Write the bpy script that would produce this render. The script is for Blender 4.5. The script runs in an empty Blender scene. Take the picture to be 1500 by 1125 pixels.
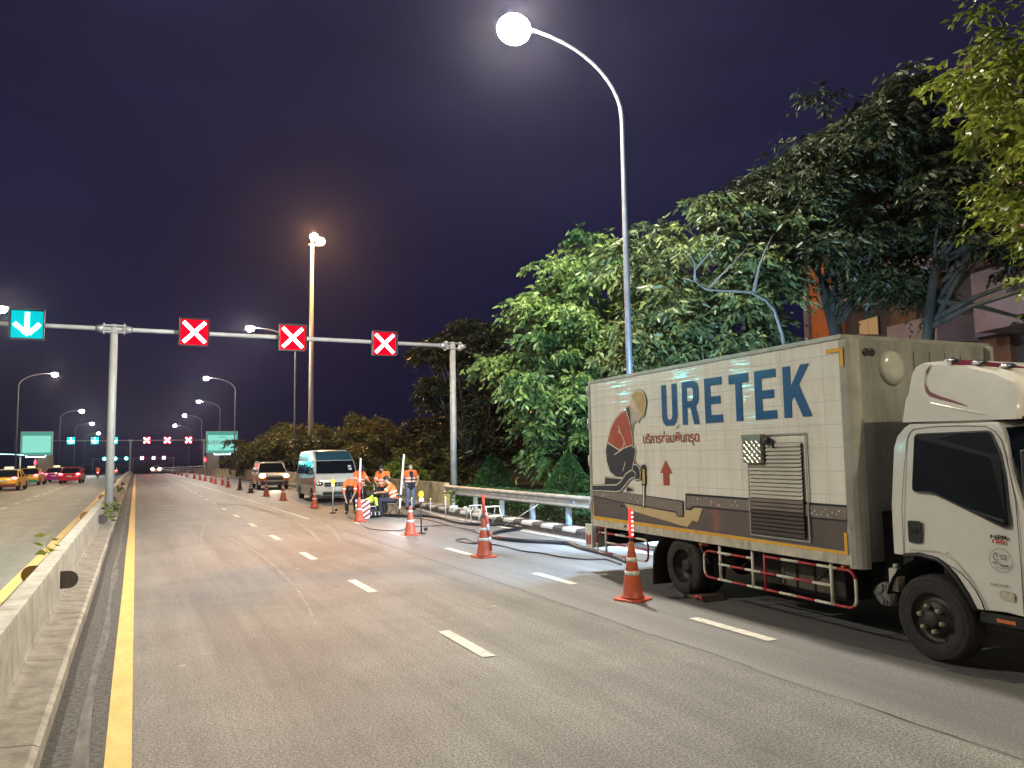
import bpy, bmesh, math, random
import numpy as np
from mathutils import Vector, Matrix, noise
random.seed(7); rng = np.random.default_rng(7)
S = bpy.context.scene
COL = S.collection
PI = math.pi

# ---------------------------------------------------------------- camera
cam_d = bpy.data.cameras.new('camera')
cam = bpy.data.objects.new('camera', cam_d); COL.objects.link(cam); S.camera = cam
cam_d.sensor_width = 36; cam_d.lens = 36*1130/1500; cam_d.clip_end = 5000; cam_d.clip_start = 0.05
Rm = Matrix.Rotation(-0.453291, 4, 'Z') @ Matrix.Rotation(PI/2+0.09061, 4, 'X') @ Matrix.Rotation(-0.016, 4, 'Z')
cam.matrix_world = Matrix.Translation((0, 0, 1.95)) @ Rm

# ---------------------------------------------------------------- night sky
w = bpy.data.worlds.new('World'); S.world = w; w.use_nodes = True
nt = w.node_tree; nt.nodes.clear()
def N(t, nt=nt, **k):
    n = nt.nodes.new(t)
    for a, b in k.items(): setattr(n, a, b)
    return n
tc = N('ShaderNodeTexCoord'); sx = N('ShaderNodeSeparateXYZ'); nt.links.new(tc.outputs['Generated'], sx.inputs[0])
rp = N('ShaderNodeValToRGB'); nt.links.new(sx.outputs['Z'], rp.inputs[0])
e = rp.color_ramp.elements
e[0].position = 0.0; e[0].color = (.0058, .0060, .0185, 1)
e[1].position = 0.75; e[1].color = (.034, .031, .070, 1)
q = e.new(.18); q.color = (.0075, .0072, .0260, 1)
q = e.new(.4); q.color = (.0165, .0150, .0420, 1)
nz = N('ShaderNodeTexNoise'); nz.inputs['Scale'].default_value = 1.6; nz.inputs['Detail'].default_value = 5
mp = N('ShaderNodeMapping'); mp.inputs['Scale'].default_value = (1, 1, 3.2); nt.links.new(tc.outputs['Generated'], mp.inputs[0]); nt.links.new(mp.outputs[0], nz.inputs[0])
mr = N('ShaderNodeMapRange'); mr.inputs[1].default_value = .35; mr.inputs[2].default_value = .75; mr.inputs[3].default_value = .8; mr.inputs[4].default_value = 1.5
nt.links.new(nz.outputs[0], mr.inputs[0])
bg = N('ShaderNodeBackground'); nt.links.new(rp.outputs[0], bg.inputs[0]); nt.links.new(mr.outputs[0], bg.inputs[1])
wo = N('ShaderNodeOutputWorld'); nt.links.new(bg.outputs[0], wo.inputs[0])

S.view_settings.view_transform = 'Standard'; S.view_settings.look = 'None'; S.view_settings.exposure = 0.0; S.view_settings.gamma = 1
S.cycles.use_light_tree = True
S.cycles.max_bounces = 6; S.cycles.diffuse_bounces = 2; S.cycles.glossy_bounces = 3; S.cycles.transmission_bounces = 3; S.cycles.transparent_max_bounces = 8
S.cycles.sample_clamp_indirect = 4
S.cycles.use_denoising = True

# light levels (watts of the lamps)
W_NEAR, W_ROAD, W_LEFT, W_WORK, W_MAST = 12000, 4800, 9600, 5200, 17000
NEUTRAL = (1.0, .90, .80); WARM = (1.0, .80, .50); SODIUM = (1.0, .52, .16); COOL = (.40, .68, 1.0)

# ---------------------------------------------------------------- materials
def mat(name, col, rough=.6, metal=0., var=.15, scale=8., bump=0., bscale=None, spec=.5, coat=0., col2=None, emit=None, es=0., stretch=None, detail=6):
    m = bpy.data.materials.new(name); m.use_nodes = True
    t = m.node_tree; b = t.nodes['Principled BSDF']
    b.inputs['Roughness'].default_value = rough; b.inputs['Metallic'].default_value = metal
    b.inputs['Specular IOR Level'].default_value = spec; b.inputs['Coat Weight'].default_value = coat
    b.inputs['Coat Roughness'].default_value = .12
    c = (*col, 1)
    if emit:
        b.inputs['Roughness'].default_value = 1; b.inputs['Specular IOR Level'].default_value = 0; c = tuple(x*.15 for x in col)+(1,)
        b.inputs['Base Color'].default_value = c
        b.inputs['Emission Color'].default_value = (*emit, 1); b.inputs['Emission Strength'].default_value = es
        return m
    co = t.nodes.new('ShaderNodeTexCoord'); n = t.nodes.new('ShaderNodeTexNoise')
    n.inputs['Scale'].default_value = scale; n.inputs['Detail'].default_value = detail; n.inputs['Roughness'].default_value = .65
    src = co.outputs['Object']
    if stretch:
        mp = t.nodes.new('ShaderNodeMapping'); mp.inputs['Scale'].default_value = stretch
        t.links.new(src, mp.inputs[0]); src = mp.outputs[0]
    t.links.new(src, n.inputs['Vector'])
    r = t.nodes.new('ShaderNodeValToRGB'); t.links.new(n.outputs[0], r.inputs[0])
    c2 = col2 or tuple(x*(1-var*2.2) for x in col)
    r.color_ramp.elements[0].position = .3; r.color_ramp.elements[0].color = (*c2, 1)
    r.color_ramp.elements[1].position = .62; r.color_ramp.elements[1].color = c
    t.links.new(r.outputs[0], b.inputs['Base Color'])
    if bump:
        n2 = t.nodes.new('ShaderNodeTexNoise'); n2.inputs['Scale'].default_value = bscale or scale*4; n2.inputs['Detail'].default_value = 4
        t.links.new(src, n2.inputs['Vector'])
        bp = t.nodes.new('ShaderNodeBump'); bp.inputs['Strength'].default_value = bump; bp.inputs['Distance'].default_value = .02
        t.links.new(n2.outputs[0], bp.inputs['Height']); t.links.new(bp.outputs[0], b.inputs['Normal'])
    return m
def glow(name, col, s): return mat(name, tuple(min(1, c) for c in col), emit=col, es=s)

def mk_asphalt(name, near=True):
    m = bpy.data.materials.new(name); m.use_nodes = True; t = m.node_tree; L = t.links.new; b = t.nodes['Principled BSDF']
    co = t.nodes.new('ShaderNodeTexCoord'); O = co.outputs['Object']
    def no(sc, det=4, st=None, ro=.6):
        n = t.nodes.new('ShaderNodeTexNoise'); n.inputs['Scale'].default_value = sc; n.inputs['Detail'].default_value = det; n.inputs['Roughness'].default_value = ro
        s = O
        if st:
            mp = t.nodes.new('ShaderNodeMapping'); mp.inputs['Scale'].default_value = st; L(O, mp.inputs[0]); s = mp.outputs[0]
        L(s, n.inputs['Vector']); return n.outputs[0]
    def ramp(f, p0, c0, p1, c1):
        r = t.nodes.new('ShaderNodeValToRGB'); L(f, r.inputs[0]); E = r.color_ramp.elements
        E[0].position = p0; E[0].color = (*c0, 1); E[1].position = p1; E[1].color = (*c1, 1); return r.outputs[0]
    def mix(f, a, c, mode='MIX'):
        x = t.nodes.new('ShaderNodeMix'); x.data_type = 'RGBA'; x.blend_type = mode
        if isinstance(f, float): x.inputs[0].default_value = f
        else: L(f, x.inputs[0])
        L(a, x.inputs[6]); L(c, x.inputs[7]); return x.outputs[2]
    agg = ramp(no(48, 5, ro=.9), .41, (.038, .038, .037), .60, (.325, .32, .295))
    agg2 = ramp(no(130, 2), .38, (.22, .22, .22), .64, (1.75, 1.75, 1.75))
    base = mix(1.0, agg, agg2, 'MULTIPLY')
    streak = ramp(no(1.0, 6, (1.7, .08, 1), .7), .34, (.62, .61, .60), .66, (1.15, 1.15, 1.15))
    base = mix(1.0, base, streak, 'MULTIPLY')
    patch = ramp(no(.45, 6, ro=.7), .36, (.74, .735, .73), .62, (1.12, 1.12, 1.12))
    stain = ramp(no(2.3, 6, (1, .35, 1), .75), .60, (1, 1, 1), .72, (.55, .54, .53)); base = mix(1.0, base, stain, 'MULTIPLY')
    base = mix(1.0, base, patch, 'MULTIPLY')
    # the newer smoother strip beside the truck (X > 5)
    sp = t.nodes.new('ShaderNodeSeparateXYZ'); L(O, sp.inputs[0])
    wob = t.nodes.new('ShaderNodeMath'); wob.operation = 'MULTIPLY_ADD'; L(no(.8, 3), wob.inputs[0]); wob.inputs[1].default_value = .5; L(sp.outputs['X'], wob.inputs[2])
    gt = t.nodes.new('ShaderNodeMapRange'); gt.inputs[1].default_value = 5.18; gt.inputs[2].default_value = 5.26; L(wob.outputs[0], gt.inputs[0])
    smooth = ramp(no(52, 6, ro=.9), .38, (.050, .050, .050), .64, (.27, .265, .26))
    smooth = mix(1.0, smooth, ramp(no(1.1, 5, (2.2, .12, 1)), .35, (.72, .72, .72), .7, (1.2, 1.2, 1.2)), 'MULTIPLY')
    if near: base = mix(gt.outputs[0], base, smooth)
    # sparse pale flattened spots
    v = t.nodes.new('ShaderNodeTexVoronoi'); v.inputs['Scale'].default_value = 1.9; v.inputs['Randomness'].default_value = 1; L(O, v.inputs['Vector'])
    cr = t.nodes.new('ShaderNodeSeparateColor'); L(v.outputs['Color'], cr.inputs[0])
    rad = t.nodes.new('ShaderNodeMapRange'); rad.inputs[1].default_value = .35; rad.inputs[2].default_value = 1; rad.inputs[3].default_value = 0; rad.inputs[4].default_value = .085; L(cr.outputs[0], rad.inputs[0])
    lt = t.nodes.new('ShaderNodeMath'); lt.operation = 'LESS_THAN'; L(v.outputs['Distance'], lt.inputs[0]); L(rad.outputs[0], lt.inputs[1])
    k = t.nodes.new('ShaderNodeMath'); k.operation = 'MULTIPLY'; L(lt.outputs[0], k.inputs[0]); k.inputs[1].default_value = .8
    rgb = t.nodes.new('ShaderNodeRGB'); rgb.outputs[0].default_value = (.36, .31, .28, 1)
    base = mix(k.outputs[0], base, rgb.outputs[0])
    L(base, b.inputs['Base Color'])
    rr = t.nodes.new('ShaderNodeMapRange'); rr.inputs[3].default_value = .42; rr.inputs[4].default_value = .68; L(no(40, 4), rr.inputs[0]); L(rr.outputs[0], b.inputs['Roughness'])
    bp = t.nodes.new('ShaderNodeBump'); bp.inputs['Strength'].default_value = .55; bp.inputs['Distance'].default_value = .012; L(no(85, 4, ro=.8), bp.inputs['Height']); L(bp.outputs[0], b.inputs['Normal'])
    return m

M = {}
M['asphalt'] = mk_asphalt('worn asphalt'); M['asphalt_l'] = mk_asphalt('worn asphalt left', False)
M['gutter'] = mat('dirty gutter asphalt', (.13, .125, .12), .85, scale=26, var=.36, bump=.8, bscale=80)
M['dust'] = mat('dust strip', (.165, .15, .14), .9, scale=14, var=.25, stretch=(1, .2, 1))
M['yellow'] = mat('yellow road paint', (.70, .47, .15), .6, scale=5, col2=(.60, .36, .09), stretch=(1.5, .5, 1), bump=.3, bscale=60)
M['white'] = mat('white road paint', (.66, .63, .56), .6, scale=9, col2=(.36, .34, .31), bump=.3, bscale=60)
M['conc'] = mat('barrier concrete', (.50, .48, .42), .85, scale=3.2, var=.2, bump=.35, bscale=24)
M['conc2'] = mat('kerb concrete', (.40, .37, .31), .9, scale=5, var=.22, bump=.35, bscale=30)
M['parapet'] = mat('yellowish parapet concrete', (.52, .42, .25), .85, scale=2.2, var=.25, bump=.3)
M['earth'] = mat('dark soil and grass', (.045, .05, .028), .95, scale=3, var=.3, bump=.8, bscale=25)
M['galv'] = mat('galvanised steel', (.50, .51, .50), .42, .55, scale=6, var=.1)
M['galvp'] = mat('painted grey post', (.52, .52, .49), .5, .1, scale=2, var=.1)
M['rail'] = mat('dull guardrail steel', (.40, .385, .34), .5, .3, scale=4, var=.22)
M['black'] = mat('black plastic', (.018, .018, .02), .45, scale=20)
M['rubber'] = mat('tyre rubber', (.030, .028, .024), .82, scale=14, var=.3, bump=.25, bscale=60)
M['chassis'] = mat('dirty chassis steel', (.022, .020, .018), .75, scale=9, var=.4)
M['paintw'] = mat('white vehicle paint', (.68, .66, .60), .28, scale=2.5, var=.05, coat=.5)
M['glass'] = mat('dark window glass', (.006, .009, .012), .06, scale=2, var=.1, spec=.7)
M['chrome'] = mat('chrome', (.7, .7, .7), .15, .95, scale=3, var=.05)
M['orange'] = mat('orange cone plastic', (.52, .085, .03), .5, scale=7, var=.22, col2=(.28, .055, .025))
M['orangedk'] = mat('dark maroon cone plastic', (.10, .035, .03), .6, scale=7, var=.3)  # cone plastic in a dark maroon tone
M['reflw'] = mat('white reflective tape', (.72, .70, .66), .35, scale=14, var=.2)
M['redp'] = mat('red paint', (.42, .035, .045), .45, scale=6, var=.15)
M['whitep'] = mat('white paint', (.68, .65, .54), .5, scale=6, var=.14)
M['amber'] = mat('amber lens', (.60, .16, .04), .25, scale=6, var=.1)
M['skin'] = mat('skin', (.42, .25, .16), .55, scale=14, var=.08)
M['vest'] = mat('orange work shirt', (.85, .16, .035), .8, scale=9, var=.12, bump=.3, bscale=40)
M['navy'] = mat('navy cloth', (.018, .020, .032), .85, scale=9, var=.2)
M['jeans'] = mat('faded blue jeans', (.13, .17, .25), .85, scale=9, var=.2)
M['hair'] = mat('black hair', (.010, .009, .009), .6, scale=30)
M['mask'] = mat('pale green face mask', (.45, .62, .52), .7, scale=9, var=.05)
M['lime'] = mat('lime hi-vis cloth', (.55, .78, .05), .7, scale=7, var=.1)
M['bark'] = mat('tree bark', (.065, .055, .042), .9, scale=5, var=.3, bump=.8, bscale=30, stretch=(1, 1, .25))
M['hose'] = mat('black rubber hose', (.014, .014, .016), .38, scale=12, var=.2)

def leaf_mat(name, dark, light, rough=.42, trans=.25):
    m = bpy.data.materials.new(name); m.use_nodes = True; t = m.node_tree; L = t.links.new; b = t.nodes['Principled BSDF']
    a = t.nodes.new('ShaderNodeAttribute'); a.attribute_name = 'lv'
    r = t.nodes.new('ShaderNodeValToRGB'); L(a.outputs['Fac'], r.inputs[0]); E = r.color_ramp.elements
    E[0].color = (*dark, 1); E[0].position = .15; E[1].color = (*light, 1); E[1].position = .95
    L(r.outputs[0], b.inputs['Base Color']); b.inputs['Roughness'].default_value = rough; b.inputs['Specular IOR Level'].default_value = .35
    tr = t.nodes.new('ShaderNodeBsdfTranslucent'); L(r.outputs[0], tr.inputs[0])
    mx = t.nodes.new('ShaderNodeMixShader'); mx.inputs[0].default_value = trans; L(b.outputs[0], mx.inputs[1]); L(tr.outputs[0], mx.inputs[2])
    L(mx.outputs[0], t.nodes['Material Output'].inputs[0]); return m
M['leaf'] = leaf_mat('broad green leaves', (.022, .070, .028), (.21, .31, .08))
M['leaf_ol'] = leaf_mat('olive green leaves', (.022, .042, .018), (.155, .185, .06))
M['leaf_dark'] = leaf_mat('shade darkened leaves', (.014, .021, .009), (.060, .068, .026))  # leaf colour darkened to put the weakly lit trees in shade
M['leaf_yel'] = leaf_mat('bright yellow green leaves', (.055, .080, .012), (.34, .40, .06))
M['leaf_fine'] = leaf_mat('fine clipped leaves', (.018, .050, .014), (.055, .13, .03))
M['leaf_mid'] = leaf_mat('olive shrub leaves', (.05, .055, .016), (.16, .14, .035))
M['flower'] = mat('small pink blossom', (.55, .30, .38), .7, scale=9, var=.1)

# ---------------------------------------------------------------- mesh helpers
class MB:
    def __init__(s): s.v = []; s.f = []; s.sm = []; s.mi = []; s.cur = 0
    def add(s, vs, fs, smooth=False):
        o = len(s.v); s.v += [tuple(v) for v in vs]; s.f += [tuple(i+o for i in f) for f in fs]; s.sm += [smooth]*len(fs); s.mi += [s.cur]*len(fs); return s
    def box(s, x0, x1, y0, y1, z0, z1, T=None):
        vs = [Vector(p) for p in ((x0,y0,z0),(x1,y0,z0),(x1,y1,z0),(x0,y1,z0),(x0,y0,z1),(x1,y0,z1),(x1,y1,z1),(x0,y1,z1))]
        if T: vs = [T @ v for v in vs]
        return s.add(vs, [(0,3,2,1),(4,5,6,7),(0,1,5,4),(1,2,6,5),(2,3,7,6),(3,0,4,7)])
    def tube(s, pts, r, n=8, cap=True, smooth=True, sx=1.):
        pts = [Vector(p) for p in pts]; k = len(pts); rs = r if isinstance(r, (list, tuple)) else [r]*k
        vs = []; up = None
        for i, p in enumerate(pts):
            d = (pts[min(i+1, k-1)]-pts[max(i-1, 0)]); d = d.normalized() if d.length > 1e-9 else Vector((0,0,1))
            if up is None: up = Vector((0,0,1)) if abs(d.z) < .9 else Vector((1,0,0))
            a = d.cross(up)
            if a.length < 1e-4: a = d.cross(Vector((.3,1,.2)))
            a.normalize(); b = a.cross(d).normalized(); up = b
            for j in range(n):
                t = 2*PI*j/n; vs.append(p+(a*math.cos(t)*sx+b*math.sin(t))*rs[i])
        fs = [(i*n+j, i*n+(j+1) % n, (i+1)*n+(j+1) % n, (i+1)*n+j) for i in range(k-1) for j in range(n)]
        s.add(vs, fs, smooth)
        if cap:
            o = len(s.v)-len(vs); s.f += [tuple(o+j for j in range(n))[::-1], tuple(o+(k-1)*n+j for j in range(n))]; s.sm += [False]*2; s.mi += [s.cur]*2
        return s
    def lathe(s, prof, c=(0,0,0), n=20, axis='z', smooth=True, cap=True):
        vs = []
        for r, z in prof:
            for j in range(n):
                t = 2*PI*j/n; p = (r*math.cos(t), r*math.sin(t), z)
                if axis == 'x': p = (z, p[0], p[1])
                if axis == 'y': p = (p[1], z, p[0])
                vs.append((c[0]+p[0], c[1]+p[1], c[2]+p[2]))
        k = len(prof); fs = [(i*n+j, i*n+(j+1) % n, (i+1)*n+(j+1) % n, (i+1)*n+j) for i in range(k-1) for j in range(n)]
        fs += [tuple(range(n))[::-1], tuple((k-1)*n+j for j in range(n))]
        s.add(vs, fs[:-2], smooth); o = len(s.v)-len(vs)
        if not cap: return s
        s.f += [tuple(o+i for i in f) for f in fs[-2:]]; s.sm += [False]*2; s.mi += [s.cur]*2; return s
    def prism(s, poly, fn, a, b):
        """poly of (u,v); fn(u,v,w)->xyz ; extruded w from a to b"""
        n = len(poly); vs = [fn(u, v, a) for u, v in poly]+[fn(u, v, b) for u, v in poly]
        fs = [tuple(range(n)), tuple(range(n, 2*n))[::-1]]+[(i, (i+1) % n, n+(i+1) % n, n+i) for i in range(n)]
        return s.add(vs, fs)
    def loft(s, rings, close=True, cap=True, smooth=True):
        n = len(rings[0]); vs = [p for r in rings for p in r]; k = len(rings); m = n if close else n-1
        fs = [(i*n+j, i*n+(j+1) % n, (i+1)*n+(j+1) % n, (i+1)*n+j) for i in range(k-1) for j in range(m)]
        s.add(vs, fs, smooth)
        if cap:
            o = len(s.v)-len(vs); s.f += [tuple(o+j for j in range(n))[::-1], tuple(o+(k-1)*n+j for j in range(n))]; s.sm += [False]*2; s.mi += [s.cur]*2
        return s
    def ball(s, c, r, n=10, m=7, sc=(1,1,1)):
        prof = [(math.sin(PI*i/m)*r+1e-5, -math.cos(PI*i/m)*r) for i in range(m+1)]
        vs = []
        for rr, z in prof:
            for j in range(n):
                t = 2*PI*j/n; vs.append((c[0]+rr*math.cos(t)*sc[0], c[1]+rr*math.sin(t)*sc[1], c[2]+z*sc[2]))
        return s.add(vs, [(i*n+j, i*n+(j+1) % n, (i+1)*n+(j+1) % n, (i+1)*n+j) for i in range(m) for j in range(n)], True)
    def build(s, name, m, parent=None, bevel=0, fix=True):
        me = bpy.data.meshes.new(name); me.from_pydata(s.v, [], s.f)
        me.polygons.foreach_set('use_smooth', s.sm)
        for mm in (m if isinstance(m, list) else [m]): me.materials.append(mm)
        if isinstance(m, list): me.polygons.foreach_set('material_index', [s.mi[i] if i < len(s.mi) else 0 for i in range(len(s.f))])
        if fix:
            bm = bmesh.new(); bm.from_mesh(me)
            if bevel: bmesh.ops.remove_doubles(bm, verts=bm.verts, dist=1e-5)
            bmesh.ops.recalc_face_normals(bm, faces=bm.faces)
            if bevel:
                es = [e for e in bm.edges if len(e.link_faces) == 2 and e.calc_face_angle(0) > .5]
                bmesh.ops.bevel(bm, geom=es, offset=bevel, segments=2, affect='EDGES', profile=.5)
            bm.to_mesh(me); bm.free()
        me.update()
        o = bpy.data.objects.new(name, me); COL.objects.link(o)
        if parent: o.parent = parent
        return o

def tag(o, label=None, cat=None, group=None, kind=None):
    if label: o['label'] = label
    if cat: o['category'] = cat
    if group: o['group'] = group
    if kind: o['kind'] = kind
    return o
def thing(name, label, cat, loc=(0,0,0), rz=0, group=None):
    o = bpy.data.objects.new(name, None); COL.objects.link(o); o.empty_display_size = .2
    o.location = loc; o.rotation_euler = (0, 0, rz); tag(o, label, cat, group); return o
def struct(o): o['kind'] = 'structure'; return o
KIDS = {}
def kids(o): return [c for c in COL.objects if c.parent is o]
def copy_tree(o, loc, rz=None, label=None, parent=None):
    c = o.copy(); COL.objects.link(c)
    if parent is not None: c.parent = parent
    else:
        c.location = loc
        if rz is not None: c.rotation_euler = (0, 0, rz)
        if label: c['label'] = label
    for k in kids(o): copy_tree(k, None, parent=c)
    return c
def lamp(name, kind, loc, power, col, parent=None, size=.15, rot=None, spot=None, blend=.6):
    d = bpy.data.lights.new(name, kind); d.energy = power; d.color = col
    if kind in ('POINT', 'SPOT'): d.shadow_soft_size = size
    if kind == 'SPOT': d.spot_size = math.radians(spot); d.spot_blend = blend
    o = bpy.data.objects.new(name, d); COL.objects.link(o); o.location = loc
    if rot is not None: o.rotation_euler = rot
    if parent: o.parent = parent
    return o
def text(body, size, m, parent, mtx, name='lettering', sx=1., align='LEFT', spacing=1., offset=0.):
    c = bpy.data.curves.new('t', 'FONT'); c.body = body; c.size = size; c.align_x = align; c.space_character = spacing; c.offset = offset
    o = bpy.data.objects.new('t', c); COL.objects.link(o)
    bpy.context.view_layer.update()
    me = bpy.data.meshes.new_from_object(o.evaluated_get(bpy.context.evaluated_depsgraph_get()))
    bpy.data.objects.remove(o); bpy.data.curves.remove(c)
    me.transform(mtx @ Matrix.Diagonal((sx, 1, 1, 1))); me.materials.clear(); me.materials.append(m); me.name = name
    ob = bpy.data.objects.new(name, me); COL.objects.link(ob)
    if parent: ob.parent = parent
    return ob
def zr(Y): return 0. if Y < 40 else -5e-5*(min(Y, 330)-40)**2
def ys(a, b, st=5.):
    n = max(1, int(math.ceil((b-a)/st))); return [a+(b-a)*i/n for i in range(n+1)]
def sheet(name, xf, y0, y1, h, m, parent=None, st=5.):
    """flat strip following the road profile; xf(Y)->(x0,x1)"""
    b = MB(); Y = ys(y0, y1, st); vs = []
    for y in Y:
        a, c = xf(y); vs += [(a, y, zr(y)+h), (c, y, zr(y)+h)]
    b.add(vs, [(2*i, 2*i+1, 2*i+3, 2*i+2) for i in range(len(Y)-1)])
    return b.build(name, m, parent, fix=False)
def sweep(b, prof, path, closed=True):
    """profile (dx,dz) swept along path of (x,y,zbase) running in +Y"""
    rings = [[(x+dx, y, z+dz) for dx, dz in prof] for x, y, z in path]
    return b.loft(rings, closed, True, False)

# ---------------------------------------------------------------- setting
g = MB(); Y = [-400]+ys(-60, 340, 10)+[1500]
vs = []
for y in Y:
    z = zr(y)
    for x, dz in ((-900, -.05), (-12.2, -.05), (9.45, -.05), (9.9, .05), (13, .1), (900, .1)): vs.append((x, y, z+dz))
g.add(vs, [(i*6+j, i*6+j+1, (i+1)*6+j+1, (i+1)*6+j) for i in range(len(Y)-1) for j in range(5)])
struct(g.build('ground', M['earth'], fix=False))
road = struct(sheet('road', lambda y: (-.86, 9.42), -45, 340, 0, M['asphalt']))
lroad = struct(sheet('opposite_road', lambda y: (-12, -.88), -45, 340, 0, M['asphalt_l']))
sheet('gutter', lambda y: (-.52, -.10), -45, 200, .004, M['gutter'], road)
sheet('dust_line', lambda y: (-.31+.02*math.sin(y*.7), -.24+.025*math.sin(y*1.3+1)), -45, 60, .008, M['dust'], road, 1.)
sheet('yellow_line', lambda y: (-.135+.004*math.sin(y*9), .025), -45, 340, .008, M['yellow'], road, 1.5)
sheet('yellow_line', lambda y: (-1.80, -1.62), -45, 340, .008, M['yellow'], lroad)
def dashes(x0, y0s, ln, wd, parent):
    b = MB()
    for y in y0s:
        b.add([(x0-wd/2, y, zr(y)+.008), (x0+wd/2, y, zr(y)+.008), (x0+wd/2, y+ln, zr(y+ln)+.008), (x0-wd/2, y+ln, zr(y+ln)+.008)], [(0,1,2,3)])
    b.build('lane_dashes', M['white'], parent, fix=False)
dashes(3.12, [7.0+4.07*i for i in range(-8, 60) if i != -1], 1.25, .14, road)
dashes(5.92, [6.15+4.0*i for i in range(-8, 5)], 1.25, .14, road)
dashes(-5.0, [2+4.07*i for i in range(-8, 60)], 1.25, .14, lroad); dashes(-8.2, [2+4.07*i for i in range(-8, 60)], 1.25, .14, lroad)
def edge(y):
    x = 8.9 if y < 24 else 8.9+(y-24)*.16
    return (x-.06, x+.06)
sheet('edge_line', edge, -45, 27.5, .008, M['white'], road, 1.5)
sheet('taper_line', lambda y: (4.98-(y-24)*.0165-.06, 4.98-(y-24)*.0165+.06), 25, 110, .008, M['white'], road, 3)
b = MB()
for (xa, ya), (xb, yb) in (((.1, 36.9), (9.3, 30.6)), ((-1.7, 37.5), (-11.9, 32))):
    b.add([(xa, ya, .010), (xb, yb, .010), (xb, yb+.16, .010), (xa, ya+.16, .010)], [(0,1,2,3)])
b.build('expansion_joint', M['white'], road, fix=False)
b = MB()
for (xa, ya), (xb, yb) in (((.1, 37.25), (9.3, 30.95)), ((-1.7, 37.8), (-11.9, 32.4)), ((-1.7, 31), (-11.9, 27))):
    b.add([(xa, ya, .010), (xb, yb, .010), (xb, yb+.09, .010), (xa, ya+.09, .010)], [(0,1,2,3)])
# crack along the patched strip
pts = [(5.02+.05*noise.noise((0, y*.9, 0))+.02*noise.noise((3, y*4, 0)), y) for y in np.arange(-3, 24, .12)]
b.add([p for x, y in pts for p in ((x-.002-.006*random.random(), y, .006), (x+.002+.006*random.random(), y, .006))], [(2*i, 2*i+1, 2*i+3, 2*i+2) for i in range(len(pts)-1)])
b.build('road_cracks', mat('crack filler', (.045, .043, .04), .9), road, fix=False)

SC = mat('pale tyre scuff', (.34, .30, .25), .8, scale=9, var=.3)
for pts_, wd in (([(3.9,35.5),(4.25,32.0),(4.45,28.3),(4.42,24.2),(4.16,20.6),(3.86,18.0)], .16), ([(5.5,33.5),(5.45,27.5),(5.1,23.9),(4.75,20.6),(4.2,17.6)], .12), ([(2.0,22),(2.3,17),(2.2,12),(1.9,9)], .05), ([(2.5,30),(1.6,22),(1.2,15)], .05)):
    b = MB(); q = []
    for k in range(len(pts_)-1):
        p0, p1, p2, p3 = [Vector((*pts_[max(0, min(len(pts_)-1, k+d))], 0)) for d in (-1, 0, 1, 2)]
        for j_ in range(10):
            u = j_/10; q.append(.5*((2*p1)+(p2-p0)*u+(2*p0-5*p1+4*p2-p3)*u*u+(3*p1-p0-3*p2+p3)*u**3))
    vs = []
    for k, p in enumerate(q):
        h_ = wd/2*math.sin(PI*(k+.5)/len(q))**.5*(1+.25*noise.noise((k*.5, wd*9, 0))); vs += [(p.x-h_, p.y, .0045), (p.x+h_, p.y, .0045)]
    b.add(vs, [(2*k, 2*k+1, 2*k+3, 2*k+2) for k in range(len(q)-1)]); b.build('tyre_scuff', SC, road, fix=False)
# median concrete barrier, cast in 3 m lengths
med = thing('median_barrier', 'long low grey concrete barrier between the two carriageways', 'barrier')
b = MB(); prof = [(-.84+0, 0), (-.84, .13), (-.86, .20), (-.875, .60), (-.885, .65), (-1.065, .65), (-1.08, .62), (-1.10, .15), (-1.16, 0)]
prof = [(x, z) for x, z in prof]
y = -30.
while y < 300:
    j = random.uniform(-.004, .004)
    path = [(j, yy, zr(yy)) for yy in (y+.006, y+1.0, y+2.0, y+2.994)]
    sweep(b, prof, path); y += 3
b.build('barrier_wall', M['conc'], med, bevel=0)
b = MB(); y = -30.
while y < 200:
    ww = random.uniform(-.012, .012)
    sweep(b, [(-.842, 0), (-.842, .165), (-.80, .150), (-.56+ww, .135), (-.52+ww, .115), (-.515+ww, 0)], [(0, yy, zr(yy)) for yy in (y+.008, y+1.2, y+2.392)]); y += 2.4
b.build('barrier_footing', M['conc2'], med)
REFB = mat('weathered brown reflector', (.10, .085, .075), .5); REFY = mat('old amber reflector', (.30, .17, .035), .4)
for y in [.4, 12.05, 23.8, 35.5, 47.2, 59]:
    for sgn, mm in ((1, REFB), (-1, REFY)):
        b = MB(); n = 10
        poly = [(0, 0), (.10, 0)]+[(.10+.115*math.sin(PI*i/n), .115-.115*math.cos(PI*i/n)) for i in range(1, n)]+[(.10, .23), (0, .23)]
        x0 = -.868 if sgn > 0 else -1.10
        b.prism(poly, lambda u, v, t: (x0+sgn*u*1.0, t, v+.26+zr(y)+(.1 if sgn < 0 else 0)), y, y+.012)
        b.build('reflector', mm, med)

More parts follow.
